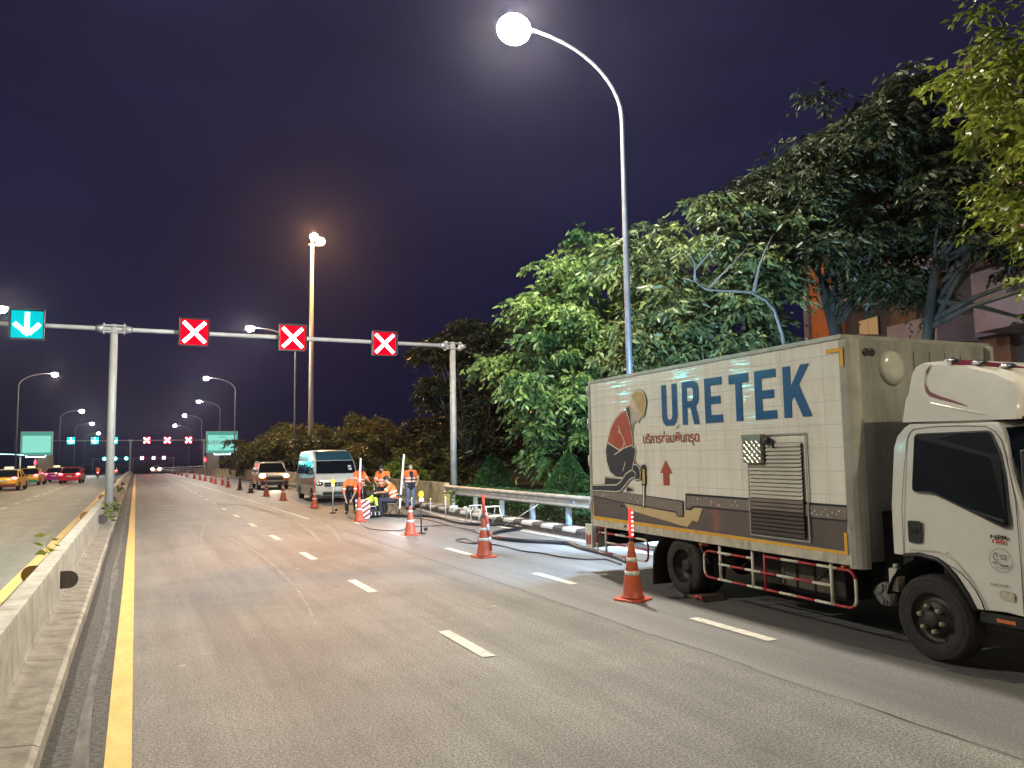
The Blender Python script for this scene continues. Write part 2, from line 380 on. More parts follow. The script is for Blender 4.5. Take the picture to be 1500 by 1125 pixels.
# right kerb, striped
kerb = thing('striped_kerb', 'black and white striped kerb along the guardrail', 'kerb')
bw, bk = MB(), MB(); y = 15.61-.48-1.1*24; i = 0
KW = mat('white kerb paint', (.40, .39, .36), .7, scale=6, col2=(.36, .35, .32)); KB = mat('black kerb paint', (.045, .045, .047), .6, scale=6, var=.2)
def kx(y): return 9.17+(0 if y < 22 else (y-22)*.05)
while y < 118:
    L = .62 if i % 2 else .48
    if y < 30 or True:
        path = [(kx(yy), yy, zr(yy)) for yy in (y+.004, y+L-.004)]
        m_ = (bw if i % 2 else bk) if y < 30 else bk
        sweep(m_, [(.0, .115), (.008, .17), (.05, .21), (.36, .21), (.36, .115)], path)
    y += L; i += 1
kb = MB(); sweep(kb, [(.008, -.02), (.008, .112), (.35, .112), (.35, -.02)], [(kx(q), q, zr(q)) for q in ys(-12, 118, 3)]); kb.build('kerb_face', mat('rusty brown kerb face', (.10, .075, .055), .9, scale=4, var=.3, bump=.4, bscale=30), kerb)
bk.build('black_kerb_blocks', KB, kerb); bw.build('white_kerb_blocks', KW, kerb)

par = thing('parapet_wall', 'yellow lit concrete parapet wall running away beyond the guardrail', 'wall')
b = MB()
def px(y): return 10.0 if y < 45 else 10.0-(y-45)*.016
y = 26.4
while y < 134:
    path = [(px(yy), yy, zr(yy)) for yy in (y+.01, y+2, y+3.99)]
    sweep(b, [(0, 0), (.0, .12), (.06, .2), (.07, .95), (.27, .95), (.30, 0)], path); y += 4
b.build('parapet_panels', M['parapet'], par)
# far ramp railing
fr = thing('ramp_railing', 'distant pale metal railing curving beside the crest of the road', 'railing')
rail = MB(); po = MB()
path = [(9.6-.0006*(y-110)**2*1.0, y, zr(y)+1.25) for y in ys(112, 196, 6)]
for dz in (0, -.35, -.7): rail.tube([(x, y, z+dz) for x, y, z in path], .06, 6)
rail.build('rail', M['galv'], fr)
for x, y, z in path: po = MB(); po.tube([(x, y, z-1.3), (x, y, z)], .05, 6); po.build('post', M['galv'], fr)

# guardrail
gr = thing('guardrail', 'steel W-beam guardrail on posts behind the striped kerb', 'guardrail')
b = MB(); prof = [(-.02, .0), (-.085, .035), (-.085, .075), (.005, .125), (.005, .185), (-.085, .235), (-.085, .275), (-.02, .31), (.0, .31), (.016, .19), (.016, .12), (.0, 0)]
sweep(b, prof, [(9.78, y, .60) for y in ys(-10, 25.6, 3.0)])
b.build('beam', M['rail'], gr)
BLUE = mat('grey blue steel post', (.42, .48, .56), .5, .2, scale=5, var=.15)
for i in range(18):
    y = 25.2-2.0*i
    p = MB(); p.box(9.86, 9.98, y-.06, y+.06, .0, .88); p.box(9.795, 9.86, y-.05, y+.05, .65, .85)
    p.build('post', BLUE, gr, bevel=.006)
    d = MB(); d.lathe([(.001, 0), (.045, 0), (.045, .02), (.001, .02)], (9.765, y-.5, .755), 12, 'x'); d.build('reflector', mat('blue white reflector', (.45, .5, .62), .25) if i == 0 else bpy.data.materials['blue white reflector'], gr)

# ---------------------------------------------------------------- lane-control gantries
def gantry(Y, label, xl, xr, xm, h=6.3, group='overhead gantries'):
    t = thing('sign_gantry', label, 'gantry', (0, Y, zr(Y)), 0, group)
    for x, z0 in ((xm, .5), (xr, 0), (xl, 0)):
        b = MB(); b.tube([(x, 0, z0-.5 if x == xm else 0), (x, 0, h+.12)], [.135, .115], 14)
        b.box(x-.2, x+.2, -.2, .2, z0-.5 if x == xm else 0, .03 if x != xm else z0-.46)
        if x == xr:
            for a, c in ((1, 0), (-1, 0), (0, 1), (0, -1)): b.prism([(0, .03), (.32, .03), (0, .75)], (lambda a, c: (lambda u, v, w_: (x+a*(u+.1)+c*w_, c*(u+.1)+a*w_, v)))(a, c), -.008, .008)
        b.build('post', M['galvp'], t)
        k = MB(); k.box(x-.34, x+.34, -.13, .13, h-.16, h-.12); k.box(x-.34, x+.34, -.13, .13, h+.06, h+.10)
        for sx_ in (-1, 1): k.box(x+sx_*.30-.02, x+sx_*.30+.02, -.15, .15, h-.2, h+.14)
        for sx_ in (-1, 1): k.tube([(x+sx_*.32, 0, h-.03), (x+sx_*.55, 0, h-.03)], [.15, .085], 10)
        k.build('clamp_bracket', M['galv'], t)
    b = MB(); b.tube([(xl, 0, h-.03), (xr, 0, h-.03)], .075, 12); b.build('beam', M['galvp'], t)
    return t
gantry(28.4, 'nearest overhead sign gantry, grey pipe with post in the median', -14.0, 11.23, -.75)
gantry(150, 'second gantry with a row of small lane signals, far down the road', -13.2, 11.0, -.9, 6.0)
gantry(300, 'farthest gantry, just above the crest of the road', -13.2, 12.0, -.9, 6.0)
W_SIG = 260
RX = glow('red sign glow', (1.0, .0, .016), 1.2); RXW = glow('red cross tubes', (1.0, .52, .56), 13)
CX = glow('cyan sign glow', (.0, .42, .46), 1.4); CXW = glow('cyan arrow tubes', (.30, 1.0, .98), 34)
RXF = glow('far red sign glow', (1.0, .006, .03), 3); RXWF = glow('far red cross', (1.0, .5, .5), 22); CXF = glow('far cyan sign glow', (.0, .55, .5), 4.5); CXWF = glow('far cyan arrow', (.5, 1.0, .9), 20)
def signal(x, Y, z, red, label, group, far=False, half=.43):
    t = thing('lane_signal', label, 'traffic signal', (x, Y-.16, z), 0, group)
    b = MB(); b.box(-half-.03, half+.03, -.05, .13, -half-.03, half+.03); b.build('housing', M['black'], t)
    b = MB()
    for s_ in ((-half-.05, half+.05, -.16, -.05, half+.03, half+.045), (-half-.05, -half-.035, -.20, -.05, -half, half+.03), (half+.035, half+.05, -.20, -.05, -half, half+.03)): b.box(*s_)
    b.build('visor', M['black'], t)
    b = MB(); b.box(-half, half, -.062, -.052, -half, half); b.build('display_panel', (RXF if red else CXF) if far else (RX if red else CX), t)
    b = MB(); a = half*.80; w_ = half*.135
    def bar(p, q, y0=-.08, y1=-.066):
        p, q = Vector(p), Vector(q); d = (q-p).normalized(); n_ = Vector((-d.y, d.x))*w_
        b.prism([tuple(p-n_-d*0), tuple(q-n_), tuple(q+n_), tuple(p+n_)], lambda u, v, w2: (u, w2, v), y0, y1)
    if red: bar((-a, -a), (a, a)); bar((-a, a), (-w_*1.0, w_*1.0)); bar((w_*1.0, -w_*1.0), (a, -a))
    else: bar((0, a*1.1), (0, -a*.55)); bar((-a*.98, .02), (w_*.6, -a*.95), -.095, -.081); bar((a*.98, .02), (w_*.9, -a*.85))
    if not (red is None): lamp('signal_glow', 'SPOT', (0, -.35, 0), (W_SIG if not far else (420 if Y < 200 else 900)) * (1 if red else .8), (1, .012, .03) if red else (.03, .85, .9), t, .25, (math.radians(86), 0, PI), 120, .8)
    b.build('cross' if red else 'arrow', (RXWF if red else CXWF) if far else (RXW if red else CXW), t)
    return t
signal(1.69, 28.4, 6.27, True, 'red X lane signal nearest the median post of the near gantry', 'red lane signals')
signal(4.97, 28.4, 6.25, True, 'middle red X lane signal on the near gantry', 'red lane signals')
signal(8.38, 28.4, 6.20, True, 'red X lane signal closest to the right post of the near gantry', 'red lane signals')
signal(-3.18, 28.4, 6.25, False, 'large cyan down-arrow lane signal over the opposite lanes', 'green lane signals')
signal(-6.46, 28.4, 6.25, False, 'cyan down-arrow lane signal outside the picture, middle of the opposite lanes', 'green lane signals')
signal(-9.74, 28.4, 6.25, False, 'cyan down-arrow lane signal outside the picture, outermost of the opposite lanes', 'green lane signals')
cn = ('left', 'middle', 'right')
for Y, h, xr_, xg, nm in ((150, 5.98, (1.64, 4.92, 8.39), (-9.94, -6.38, -3.48), 'second'), (300, 5.98, (1.9, 5.58, 8.87), (-9.71, -6.38, -3.01), 'farthest')):
    for i, x in enumerate(xr_): signal(x, Y, zr(Y)+h, True, f'{cn[i]} one of three tiny red X signals on the {nm} gantry', 'distant red lane signals', True, .55)
    for i, x in enumerate(xg): signal(x, Y, zr(Y)+h, False, f'{cn[i]} one of three tiny green arrows on the {nm} gantry', 'distant green lane signals', True, .55)

# ---------------------------------------------------------------- street lamps
LENS = glow('street lamp lens', (1.0, .93, .82), 60); LENSF = True
LPOLE = mat('weathered lamp pole', (.15, .155, .17), .5, .3, scale=3, var=.15)
def street_lamp(loc, label, power, side=-1, col=NEUTRAL, big=.5, arm=3.05, lens=None, rise=1.15, h=10.6):
    t = thing('street_lamp', label, 'street lamp', loc, 0, 'curved arm street lamps')
    b = MB(); pts = [(0, 0, 0), (0, 0, h*.5), (0, 0, h-.3)]; rs = [.095, .078, .058]
    for i in range(1, 13):
        a = i/12; pts.append((side*arm*(a**1.7), 0, h-.3+(rise+.3)*math.sin(a*PI/2)**.9)); rs.append(.055-.02*a)
    b.tube(pts, rs, 12); b.build('pole', LPOLE, t)
    b = MB(); b.box(-.2, .2, -.2, .2, 0, .03); b.tube([(0,0,.03),(0,0,.5)], [.15,.13], 12); b.build('base_plate', M['galvp'], t, bevel=.004)
    zt = pts[-1][2]; hx = side*(arm+.28)
    b = MB(); b.ball((hx, 0, zt+.04), .2, 14, 8, (2.0, .85, .55)); hd = b.build('lamp_head', M['galvp'], t)
    b = MB(); b.ball((hx, 0, zt-.10), big*.40, 16, 10, (1.1, .95, .9)); rL = big*.40
    key = 'lamp lens %d' % int(power*1000+rL*100)+str(col)
    b.build('lens', bpy.data.materials.get(key) or glow(key, col, power/(39.5*rL*rL)) if lens is not None else LENS, hd)
    if lens is None: L = lamp('lamp_light', 'SPOT', (hx, 0, zt-.12-big*.37), power, col, t, .10, (0, math.radians(8*side), 0), 172, .35)
    return t
street_lamp((10.8, 15.6, .05), 'blazing street lamp behind the white truck, leaning over the road', W_NEAR, big=.92, h=10.6, col=(1, .93, .80), lens=True, arm=2.72, rise=1.42)
Rl = [(60, 10.8, 'street lamp behind the middle red X, its glare beside the tall mast', .62),
      (98, 10.6, 'street lamp just left of the right green signboard', .6), (134, 12.2, 'second street lamp beyond the right signboard', .6),
      (170, 12.0, 'small distant right-hand street lamp, third from the end', .75), (208, 11.8, 'last visible street lamp on the right side', .85)]
for i, (y, x, lb, bg_) in enumerate(Rl): street_lamp((x, y, zr(y)), lb, W_ROAD*(1 if y < 100 else .7), big=bg_, lens=LENSF, col=NEUTRAL)
Ll = [(57.6, -11.2, 'street lamp cut by the left edge of the picture', .6), (98, -11.6, 'street lamp on the left roadside beside the dark tree', .62),
      (160, -12.4, 'first tiny street lamp beyond the left signboard', .8), (200, -12.5, 'second tiny street lamp beyond the left signboard', .8),
      (245, -12.9, 'third tiny street lamp beyond the left signboard', .8)]
for y, x, lb, bg_ in Ll: street_lamp((x, y, zr(y)), lb, W_ROAD*(1.2 if y < 60 else .8), side=1, big=bg_, lens=LENSF, col=WARM if y < 120 else NEUTRAL)
# the lamps of the same rows that stand beside and behind the photographer
street_lamp((-11.2, 13.5, 0), 'street lamp on the opposite verge abreast of the truck', W_LEFT, side=1, col=(1, .93, .75))
street_lamp((-11.2, -30, 0), 'street lamp on the opposite verge behind the photographer', W_LEFT, side=1, col=WARM)
street_lamp((10.8, -6.5, .05), 'street lamp beside the large tree behind the truck cab', W_ROAD*1.5, col=(1, .88, .58))

# tall sodium mast
t = thing('lighting_mast', 'tall thin mast with two orange floodlights, taller than its neighbours', 'light mast', (12.0, 60, zr(60)))
b = MB(); b.tube([(0,0,0),(0,0,9),(0,0,18.6)], [.24,.18,.12], 14); b.build('pole', mat('pale mast paint', (.55,.45,.36), .5), t)
b = MB(); b.tube([(-.3,0,18.55),(.6,0,18.55)], .05, 8); b.tube([(0,0,18.5),(0,0,19.0)], .05, 8); b.build('crossarm', M['galvp'], t)
SOD = glow('sodium lens', SODIUM, W_MAST*.5/(39.5*.09))
for x, z in ((.12, 19.15), (.62, 18.85)):
    b = MB(); b.ball((x, -.15, z), .30, 12, 8, (1, .9, .9)); b.build('floodlight', SOD, t)

# roadside dark thin poles
t = thing('signal_pole', 'thin dark camera pole rising behind the workers', 'pole', (13.2, 45, 0))
b = MB(); b.tube([(.35,0,0),(.25,0,2.4),(0,0,3.7),(-.12,0,4.0)], [.045,.045,.035,.03], 8); b.box(-.24,-.0,-.06,.06,3.98,4.06); b.build('pole', M['black'], t)

# ---------------------------------------------------------------- signboards down the road
def board(x0, x1, cx0, cx1, label, flip):
    Y = 110; z0 = zr(Y)
    t = thing('gantry_signboard', label, 'signboard', (0, Y, z0), 0)
    b = MB(); b.box(cx0, cx1, -.5, .5, 0, 2.9); b.build('pillar', mat('brown grey pillar', (.16, .14, .13), .8) if not bpy.data.materials.get('brown grey pillar') else bpy.data.materials['brown grey pillar'], t, bevel=.02)
    b = MB(); b.box(x0, x1, -.12, .12, 2.95, 5.85); b.build('frame', M['galvp'], t, bevel=.02)
    G_ = bpy.data.materials.get('backlit green panel') or glow('backlit green panel', (.30, .86, .72), .80)
    G2 = bpy.data.materials.get('backlit green border') or glow('backlit green border', (.12, .55, .45), .5)
    b = MB(); b.box(x0+.05, x1-.05, -.14, -.125, 3.0, 5.8); b.build('border_panel', G2, t)
    b = MB(); b.box(x0+.22, x1-.22, -.155, -.142, 3.3, 5.35); f = b.build('sign_panel', G_, t)
    DK = bpy.data.materials.get('sign letter green') or mat('sign letter green', (.03, .16, .12), .6)
    cx = (x0+x1)/2
    for s_, z, sz in ((('ทางด่วน', 4.95, .34), ('สิ้นสุดเขตทาง', 4.15, .85), ('๒ กม.', 3.48, .34)) if not flip else ()):
        text(s_, sz, DK, f, Matrix.Translation((cx, -.16, z)) @ Matrix.Rotation(PI/2, 4, 'X'), align='CENTER')
    b = MB()
    for i in range(2): b.tube([(cx-1+2*i, -.14, 2.95), (cx-1+2*i, -.9, 2.8)], .03, 6)
    b.box(cx-1.0, cx+1.0, -1.0, -.8, 2.72, 2.82); b.build('light_trough', glow('trough light', (.75, 1, .95), 5) if not bpy.data.materials.get('trough light') else bpy.data.materials['trough light'], t)
    b = MB(); b.tube([(cx0-.2, -.4, 0), (cx0-.2, -.4, 2.6)], .05, 6); b.build('conduit', M['galvp'], t)
    b = MB(); b.ball((cx0-.2, -.45, 2.1), .14, 8, 6, (1, 1, 2)); b.build('red_lamp', glow('red marker lamp', (1, .05, .08), 6) if not bpy.data.materials.get('red marker lamp') else bpy.data.materials['red marker lamp'], t)
board(8.31, 12.3, 8.4, 9.95, 'backlit green Thai signboard on a brown pillar, right of the road', False)
board(-12.6, -9.2, -10.75, -9.1, 'backlit green signboard on a brown pillar, left of the opposite road', True)
t = thing('small_sign', 'small grey signboard on a pole under the right green signboard', 'sign', (12.4, 108, zr(108)))
b = MB(); b.tube([(0,0,0),(0,0,3)], .06, 6); b.build('pole', M['galvp'], t)
b = MB(); b.box(-.45, .45, -.08, -.05, 1.5, 2.8); b.build('panel', mat('grey sign back', (.35,.40,.45), .5), t)
t = thing('roadside_canopy', 'low white-lit canopy roof at the left roadside near the taxis', 'canopy', (-13.2, 100, zr(100)))
b = MB(); b.loft([[(x, y, 2.7+.35*math.cos(x/2.2)) for x in np.linspace(-2, 2, 9)] + [(x, y, 2.62+.35*math.cos(x/2.2)) for x in np.linspace(2, -2, 9)] for y in (-1.5, 1.5)]); b.build('roof', glow('lit canopy', (.55, .95, 1.0), 2.2), t)
b = MB()
for x in (-1.8, 1.8): b.tube([(x, 0, 0), (x, 0, 2.7)], .07, 8)
b.build('posts', M['galvp'], t)

# ================================================================ the box truck
K = .037
tr = thing('box_truck', 'white box truck with blue lettering parked on the right lane, cab towards the viewer', 'truck', (6.60, 4.83, 0), -math.atan(K))
def panel_mat():
    m = mat('dirty white box panel', (.82, .785, .70), .30, scale=1.3, var=.10, coat=.0, stretch=(1, 3.0, .5), col2=(.70, .665, .58)); t = m.node_tree; L = t.links.new; b = t.nodes['Principled BSDF']
    co = t.nodes.new('ShaderNodeTexCoord'); sp = t.nodes.new('ShaderNodeSeparateXYZ'); L(co.outputs['Object'], sp.inputs[0])
    src = b.inputs['Base Color'].links[0].from_socket
    def line(sock, per, wd, off=0.):
        a = t.nodes.new('ShaderNodeMath'); a.operation = 'MULTIPLY_ADD'; L(sock, a.inputs[0]); a.inputs[1].default_value = 1/per; a.inputs[2].default_value = off
        f = t.nodes.new('ShaderNodeMath'); f.operation = 'FRACT'; L(a.outputs[0], f.inputs[0])
        g = t.nodes.new('ShaderNodeMath'); g.operation = 'LESS_THAN'; L(f.outputs[0], g.inputs[0]); g.inputs[1].default_value = wd/per; return g.outputs[0]
    h = line(sp.outputs['Z'], .245, .006); v = line(sp.outputs['Y'], .61, .006, .2)
    mx = t.nodes.new('ShaderNodeMath'); mx.operation = 'MAXIMUM'; L(h, mx.inputs[0]); L(v, mx.inputs[1])
    n = t.nodes.new('ShaderNodeTexNoise'); n.inputs['Scale'].default_value = 1.1; L(co.outputs['Object'], n.inputs['Vector'])
    mu = t.nodes.new('ShaderNodeMath'); mu.operation = 'MULTIPLY'; L(mx.outputs[0], mu.inputs[0]); L(n.outputs[0], mu.inputs[1])
    # rain streaks
    mp = t.nodes.new('ShaderNodeMapping'); mp.inputs['Scale'].default_value = (1, 9, .55); L(co.outputs['Object'], mp.inputs[0])
    n3 = t.nodes.new('ShaderNodeTexNoise'); n3.inputs['Scale'].default_value = 1.6; n3.inputs['Detail'].default_value = 6; L(mp.outputs[0], n3.inputs['Vector'])
    r3 = t.nodes.new('ShaderNodeMapRange'); r3.inputs[1].default_value = .52; r3.inputs[2].default_value = .78; r3.inputs[4].default_value = .38; L(n3.outputs[0], r3.inputs[0])
    m1 = t.nodes.new('ShaderNodeMix'); m1.data_type = 'RGBA'; L(r3.outputs[0], m1.inputs[0]); L(src, m1.inputs[6]); m1.inputs[7].default_value = (.36, .31, .23, 1)
    m2 = t.nodes.new('ShaderNodeMix'); m2.data_type = 'RGBA'; L(mu.outputs[0], m2.inputs[0]); L(m1.outputs[2], m2.inputs[6]); m2.inputs[7].default_value = (.34, .31, .26, 1)
    L(m2.outputs[2], b.inputs['Base Color'])
    # fine horizontal ripple of the sheet
    mp2 = t.nodes.new('ShaderNodeMapping'); mp2.inputs['Scale'].default_value = (1, .5, 9); L(co.outputs['Object'], mp2.inputs[0])
    n4 = t.nodes.new('ShaderNodeTexNoise'); n4.inputs['Scale'].default_value = 2.2; n4.inputs['Detail'].default_value = 2; L(mp2.outputs[0], n4.inputs['Vector'])
    bp = t.nodes.new('ShaderNodeBump'); bp.inputs['Strength'].default_value = .32; bp.inputs['Distance'].default_value = .02; L(n4.outputs[0], bp.inputs['Height']); L(bp.outputs[0], b.inputs['Normal']); L(bp.outputs[0], b.inputs['Coat Normal'])
    b.inputs['Coat Weight'].default_value = .9; b.inputs['Coat Roughness'].default_value = .05
    return m
PANEL = panel_mat()
BX0, BX1, BY0, BY1, BZ0, BZ1 = -.05, 2.25, .84, 6.14, .785, 3.12
b = MB(); b.box(BX0+.0, BX1, BY0+.012, BY1, BZ0, BZ1-.02)
box = b.build('cargo_box', PANEL, tr)
TRIM = mat('dull aluminium trim', (.50, .49, .44), .4, .5, scale=5, var=.15)
b = MB()
b.box(BX0-.02, BX0+.05, BY0-.02, BY1+.01, BZ1-.025, BZ1+.02); b.box(BX1-.05, BX1+.02, BY0-.02, BY1+.01, BZ1-.025, BZ1+.02)
b.box(BX0+.05, BX1-.05, BY0-.02, BY0+.03, BZ1-.025, BZ1+.02)
b.box(BX0-.012, BX0+.03, BY1-.03, BY1+.02, BZ0-.03, BZ1-.03)
b.build('roof_trim', TRIM, box)
b = MB(); b.box(BX0-.012, BX0+.04, BY0-.01, BY1-.035, BZ0-.02, BZ0+.085); b.build('side_sill', mat('dirty cream sill', (.58, .53, .42), .5, scale=4, var=.25, stretch=(1,2,1)), box)
CORN = mat('grey corner post', (.43, .42, .37), .35, .2, scale=3, var=.15)
b = MB(); pr = [(0, .03), (0, -.0), (.012, -.05), (.04, -.09), (.085, -.115), (.14, -.12), (.14, -.02), (.14, .03)]
b.prism(pr, lambda u, v, w_: (BX0-.008+u, BY0+v, w_), BZ0-.05, BZ1-.03); b.build('corner_post', CORN, box, bevel=.004); b = MB()
b.prism(pr, lambda u, v, w_: (BX1+.008-u, BY0+v, w_), BZ0-.05, BZ1-.03)
b.build('corner_post', CORN, box, bevel=.004)
FRONT = mat('grey front wall', (.27, .265, .235), .38, scale=2, var=.2, stretch=(2, 1, .4))
b = MB(); b.box(BX0+.14, BX1-.14, BY0-.05, BY0-.004, BZ0, BZ1-.03); fw = b.build('front_wall', FRONT, box, bevel=.01)
b = MB(); b.lathe([(.001, -.065), (.10, -.06), (.17, -.035), (.19, 0), (.19, .02)], (.613, BY0-.052, 2.80), 28, 'y'); b.build('round_vent', mat('vent dome', (.44,.43,.38), .25, scale=3, var=.1), fw)
b = MB()
for x in (.24, .33): b.ball((x, BY0-.055, 2.96), .05, 12, 6, (1, .25, .9))
b.box(.24, .34, BY0-.064, BY0-.052, 2.94, 2.98); b.build('cable_port', M['black'], fw)
b = MB()
for x in (.95, 1.2, 1.45, 1.7): b.box(x, x+.17, BY0-.062, BY0-.045, 2.60, 3.0)
b.build('stiffener', FRONT, fw, bevel=.01)
b = MB()
for z in (1.0, 1.75, 2.35, 2.9):
    b.box(BX0-.02, BX0+.01, BY1-.02, BY1+.06, z, z+.14); b.tube([(BX0-.01, BY1+.05, z-.02), (BX0-.01, BY1+.05, z+.16)], .018, 8)
b.build('hinge', TRIM, box)
b = MB(); b.box(BX0, BX1, BY1+.021, BY1+.05, BZ0, BZ1-.03); b.box(1.08, 1.12, BY1+.05, BY1+.08, BZ0+.1, BZ1-.2); b.build('rear_door', PANEL, box)

# ---- printed artwork on the side (flat vinyl sheets, a few mm apart)
def art(name, layer, polys, m, parent=None):
    b = MB()
    for p in polys:
        x = BX0-.004-.0035*layer
        b.add([(x, y, z) for y, z in p], [tuple(range(len(p)))])
    return b.build(name, m, parent or box, fix=False)
def ribbon(pts, wd):
    out = []; n = len(pts)
    for i in range(n-1):
        (a, c), (d, e_) = pts[i], pts[i+1]; L = math.hypot(d-a, e_-c) or 1; nx, nz = -(e_-c)/L*wd/2, (d-a)/L*wd/2
        out.append([(a-nx, c-nz), (d-nx, e_-nz), (d+nx, e_+nz), (a+nx, c+nz)])
    return out
def grow(p, k):
    cx = sum(a for a, _ in p)/len(p); cz = sum(c for _, c in p)/len(p); out = []
    n = len(p)
    for i in range(n):
        (a0, c0), (a1, c1), (a2, c2) = p[i-1], p[i], p[(i+1) % n]
        def nn(a, c, d, e_): L = math.hypot(d-a, e_-c) or 1; return Vector(((e_-c)/L, -(d-a)/L))
        v = (nn(a0, c0, a1, c1)+nn(a1, c1, a2, c2)); v = v.normalized() if v.length > 1e-6 else Vector((0, 0))
        area = sum(p[j-1][0]*p[j][1]-p[j][0]*p[j-1][1] for j in range(n))
        s_ = 1 if area > 0 else -1
        out.append((a1+v.x*k*s_, c1+v.y*k*s_))
    return out
INKB = mat('blue vinyl', (.010, .095, .26), .4, scale=5, var=.12, coat=.7, bump=.12, bscale=6, stretch=(1,.5,6)); BROWN = mat('brown vinyl', (.085, .060, .058), .42, scale=3, var=.12, coat=.8)
GREYV = mat('grey brown vinyl', (.21, .175, .15), .45, scale=18, var=.12); BLKV = mat('black vinyl', (.016, .014, .016), .4)
TAN = mat('tan vinyl', (.56, .43, .22), .45, scale=3, var=.1); REDV = mat('brick red vinyl', (.40, .065, .030), .45, scale=4, var=.12)
YEL = mat('yellow reflective tape', (.80, .42, .035), .35, scale=6, var=.12); CREAM = mat('cream vinyl', (.72, .66, .53), .45, scale=6, var=.05)
PINK = mat('pink vinyl', (.72, .48, .42), .45); OCH = mat('ochre vinyl', (.50, .37, .14), .45, scale=5); GRYF = mat('beige grey vinyl', (.50, .44, .35), .45); NAVV = mat('dark navy vinyl', (.022, .022, .036), .45)
art('soil_band', 0, [[(6.09,1.265),(5.2,1.26),(3.652,1.20),(3.652,1.0),(3.604,1.0),(3.604,1.22),(.872,1.257),(.905,.90),(6.09,.925)]], BROWN)
art('slab_outline', 1, [[(6.09,1.318),(5.297,1.346),(3.631,1.284),(3.644,1.067),(3.784,1.063),(3.833,1.116),(5.175,1.171),(6.09,1.234)], [(3.591,1.387),(.864,1.372),(.876,1.201),(3.364,1.21),(3.423,1.207),(3.484,1.167),(3.604,1.168)]], BLKV)
art('slab', 2, [[(6.085,1.316),(5.166,1.336),(3.657,1.267),(3.668,1.08),(3.773,1.076),(3.811,1.132),(5.174,1.192),(6.085,1.256)], [(3.56,1.357),(.866,1.35),(.875,1.22),(3.363,1.234),(3.449,1.224),(3.503,1.19),(3.57,1.191)]], GREYV)
sp_ = []
for i in range(70):
    y = random.uniform(.95, 5.95)
    if 1.4 < y < 2.35 or 3.55 < y < 3.7: continue
    z = random.uniform(1.25, 1.33) if y < 3.6 else 1.13+ (y-3.6)/2.5*.09+random.uniform(.02, .1); s_ = random.uniform(.006, .016)
    sp_.append([(y, z+s_), (y-s_, z-s_*.6), (y+s_*.7, z-s_)])
art('aggregate_marks', 3, sp_, CREAM)
art('resin_wedge', 1.5, [[(5.136,1.172),(4.615,1.148),(3.83,1.112),(3.79,1.062),(3.642,1.062),(3.612,1.167),(3.476,1.165),(3.411,1.206),(3.231,1.206),(3.345,1.022),(3.461,1.03),(3.569,.945),(3.658,.945),(5.022,1.085)]], TAN)
art('yellow_tape', 3, [[(6.09,.922),(.92,.897),(.92,.869),(6.09,.871)], [(6.09,1.13),(6.06,1.13),(6.06,.9225),(6.09,.9225)], [(.92,1.091),(.879,1.092),(.879,.869),(.9195,.869)], [(1.031,3.0),(.845,3.0),(.845,2.96),(1.031,2.96)], [(.8445,3.0),(.806,3.0),(.806,2.805),(.8445,2.805)]], YEL)
art('arrow_mark', 1, [[(4.02,1.835),(3.88,1.65),(3.955,1.65),(3.955,1.482),(4.095,1.482),(4.095,1.65),(4.165,1.65)]], REDV)
GL = {'U': [[(0,1),(0,.22),(.08,.08),(.25,0),(.75,0),(.92,.08),(1,.22),(1,1),(.68,1),(.68,.24),(.6,.15),(.4,.15),(.32,.24),(.32,1)]],
 'R': [[(0,0),(.3,0),(.3,1),(0,1)], [(.3005,1),(.72,1),(.93,.94),(1,.83),(1,.58),(.93,.47),(.82,.42),(1,0),(.68,0),(.5,.39),(.3005,.39),(.3005,.54),(.60,.54),(.68,.60),(.68,.78),(.60,.85),(.3005,.85)]],
 'E': [[(0,0),(1,0),(1,.17),(.34,.17),(.34,.415),(.9,.415),(.9,.585),(.34,.585),(.34,.83),(1,.83),(1,1),(0,1)]],
 'T': [[(0,1),(0,.80),(.33,.80),(.33,0),(.67,0),(.67,.80),(1,.80),(1,1)]],
 'K': [[(0,0),(.28,0),(.28,.30),(.38,.42),(.68,0),(1,0),(.58,.62),(.96,1),(.66,1),(.28,.60),(.28,1),(0,1)]]}
for ch, ya, yb in (('U',4.075,3.71),('R',3.595,3.23),('E',3.105,2.755),('T',2.62,2.262),('E',2.158,1.80),('K',1.688,1.27)):
    art('company_letter', 1, [[(ya+(yb-ya)*u, 2.308+.580*v) for u, v in p] for p in GL[ch]], INKB)
TXT = Matrix(((0, 0, -1, 0), (-1, 0, 0, 0), (0, 1, 0, 0), (0, 0, 0, 1)))
def side_text(s_, size, y, z, m, sx=1., off=0., parent=None, x=None, name='lettering'):
    o = text(s_, size, m, parent or box, Matrix.Translation((BX0-.0085 if x is None else x, y, z)) @ TXT, name, sx, offset=off); return o
REDT = mat('maroon vinyl', (.30, .045, .035), .45)
th = side_text('บริการซ่อมพืนทรุด', .185, 4.585, 2.078, REDT, 1., .0035)
wdt = max(v.co.y for v in th.data.vertices)-min(v.co.y for v in th.data.vertices)
for v in th.data.vertices: v.co.y = 4.585+(v.co.y-4.585)*(1.32/wdt)
art('tone_mark', 1, ribbon([(3.745,2.262),(3.730,2.285),(3.715,2.268),(3.705,2.290),(3.672,2.318)], .012), REDT)
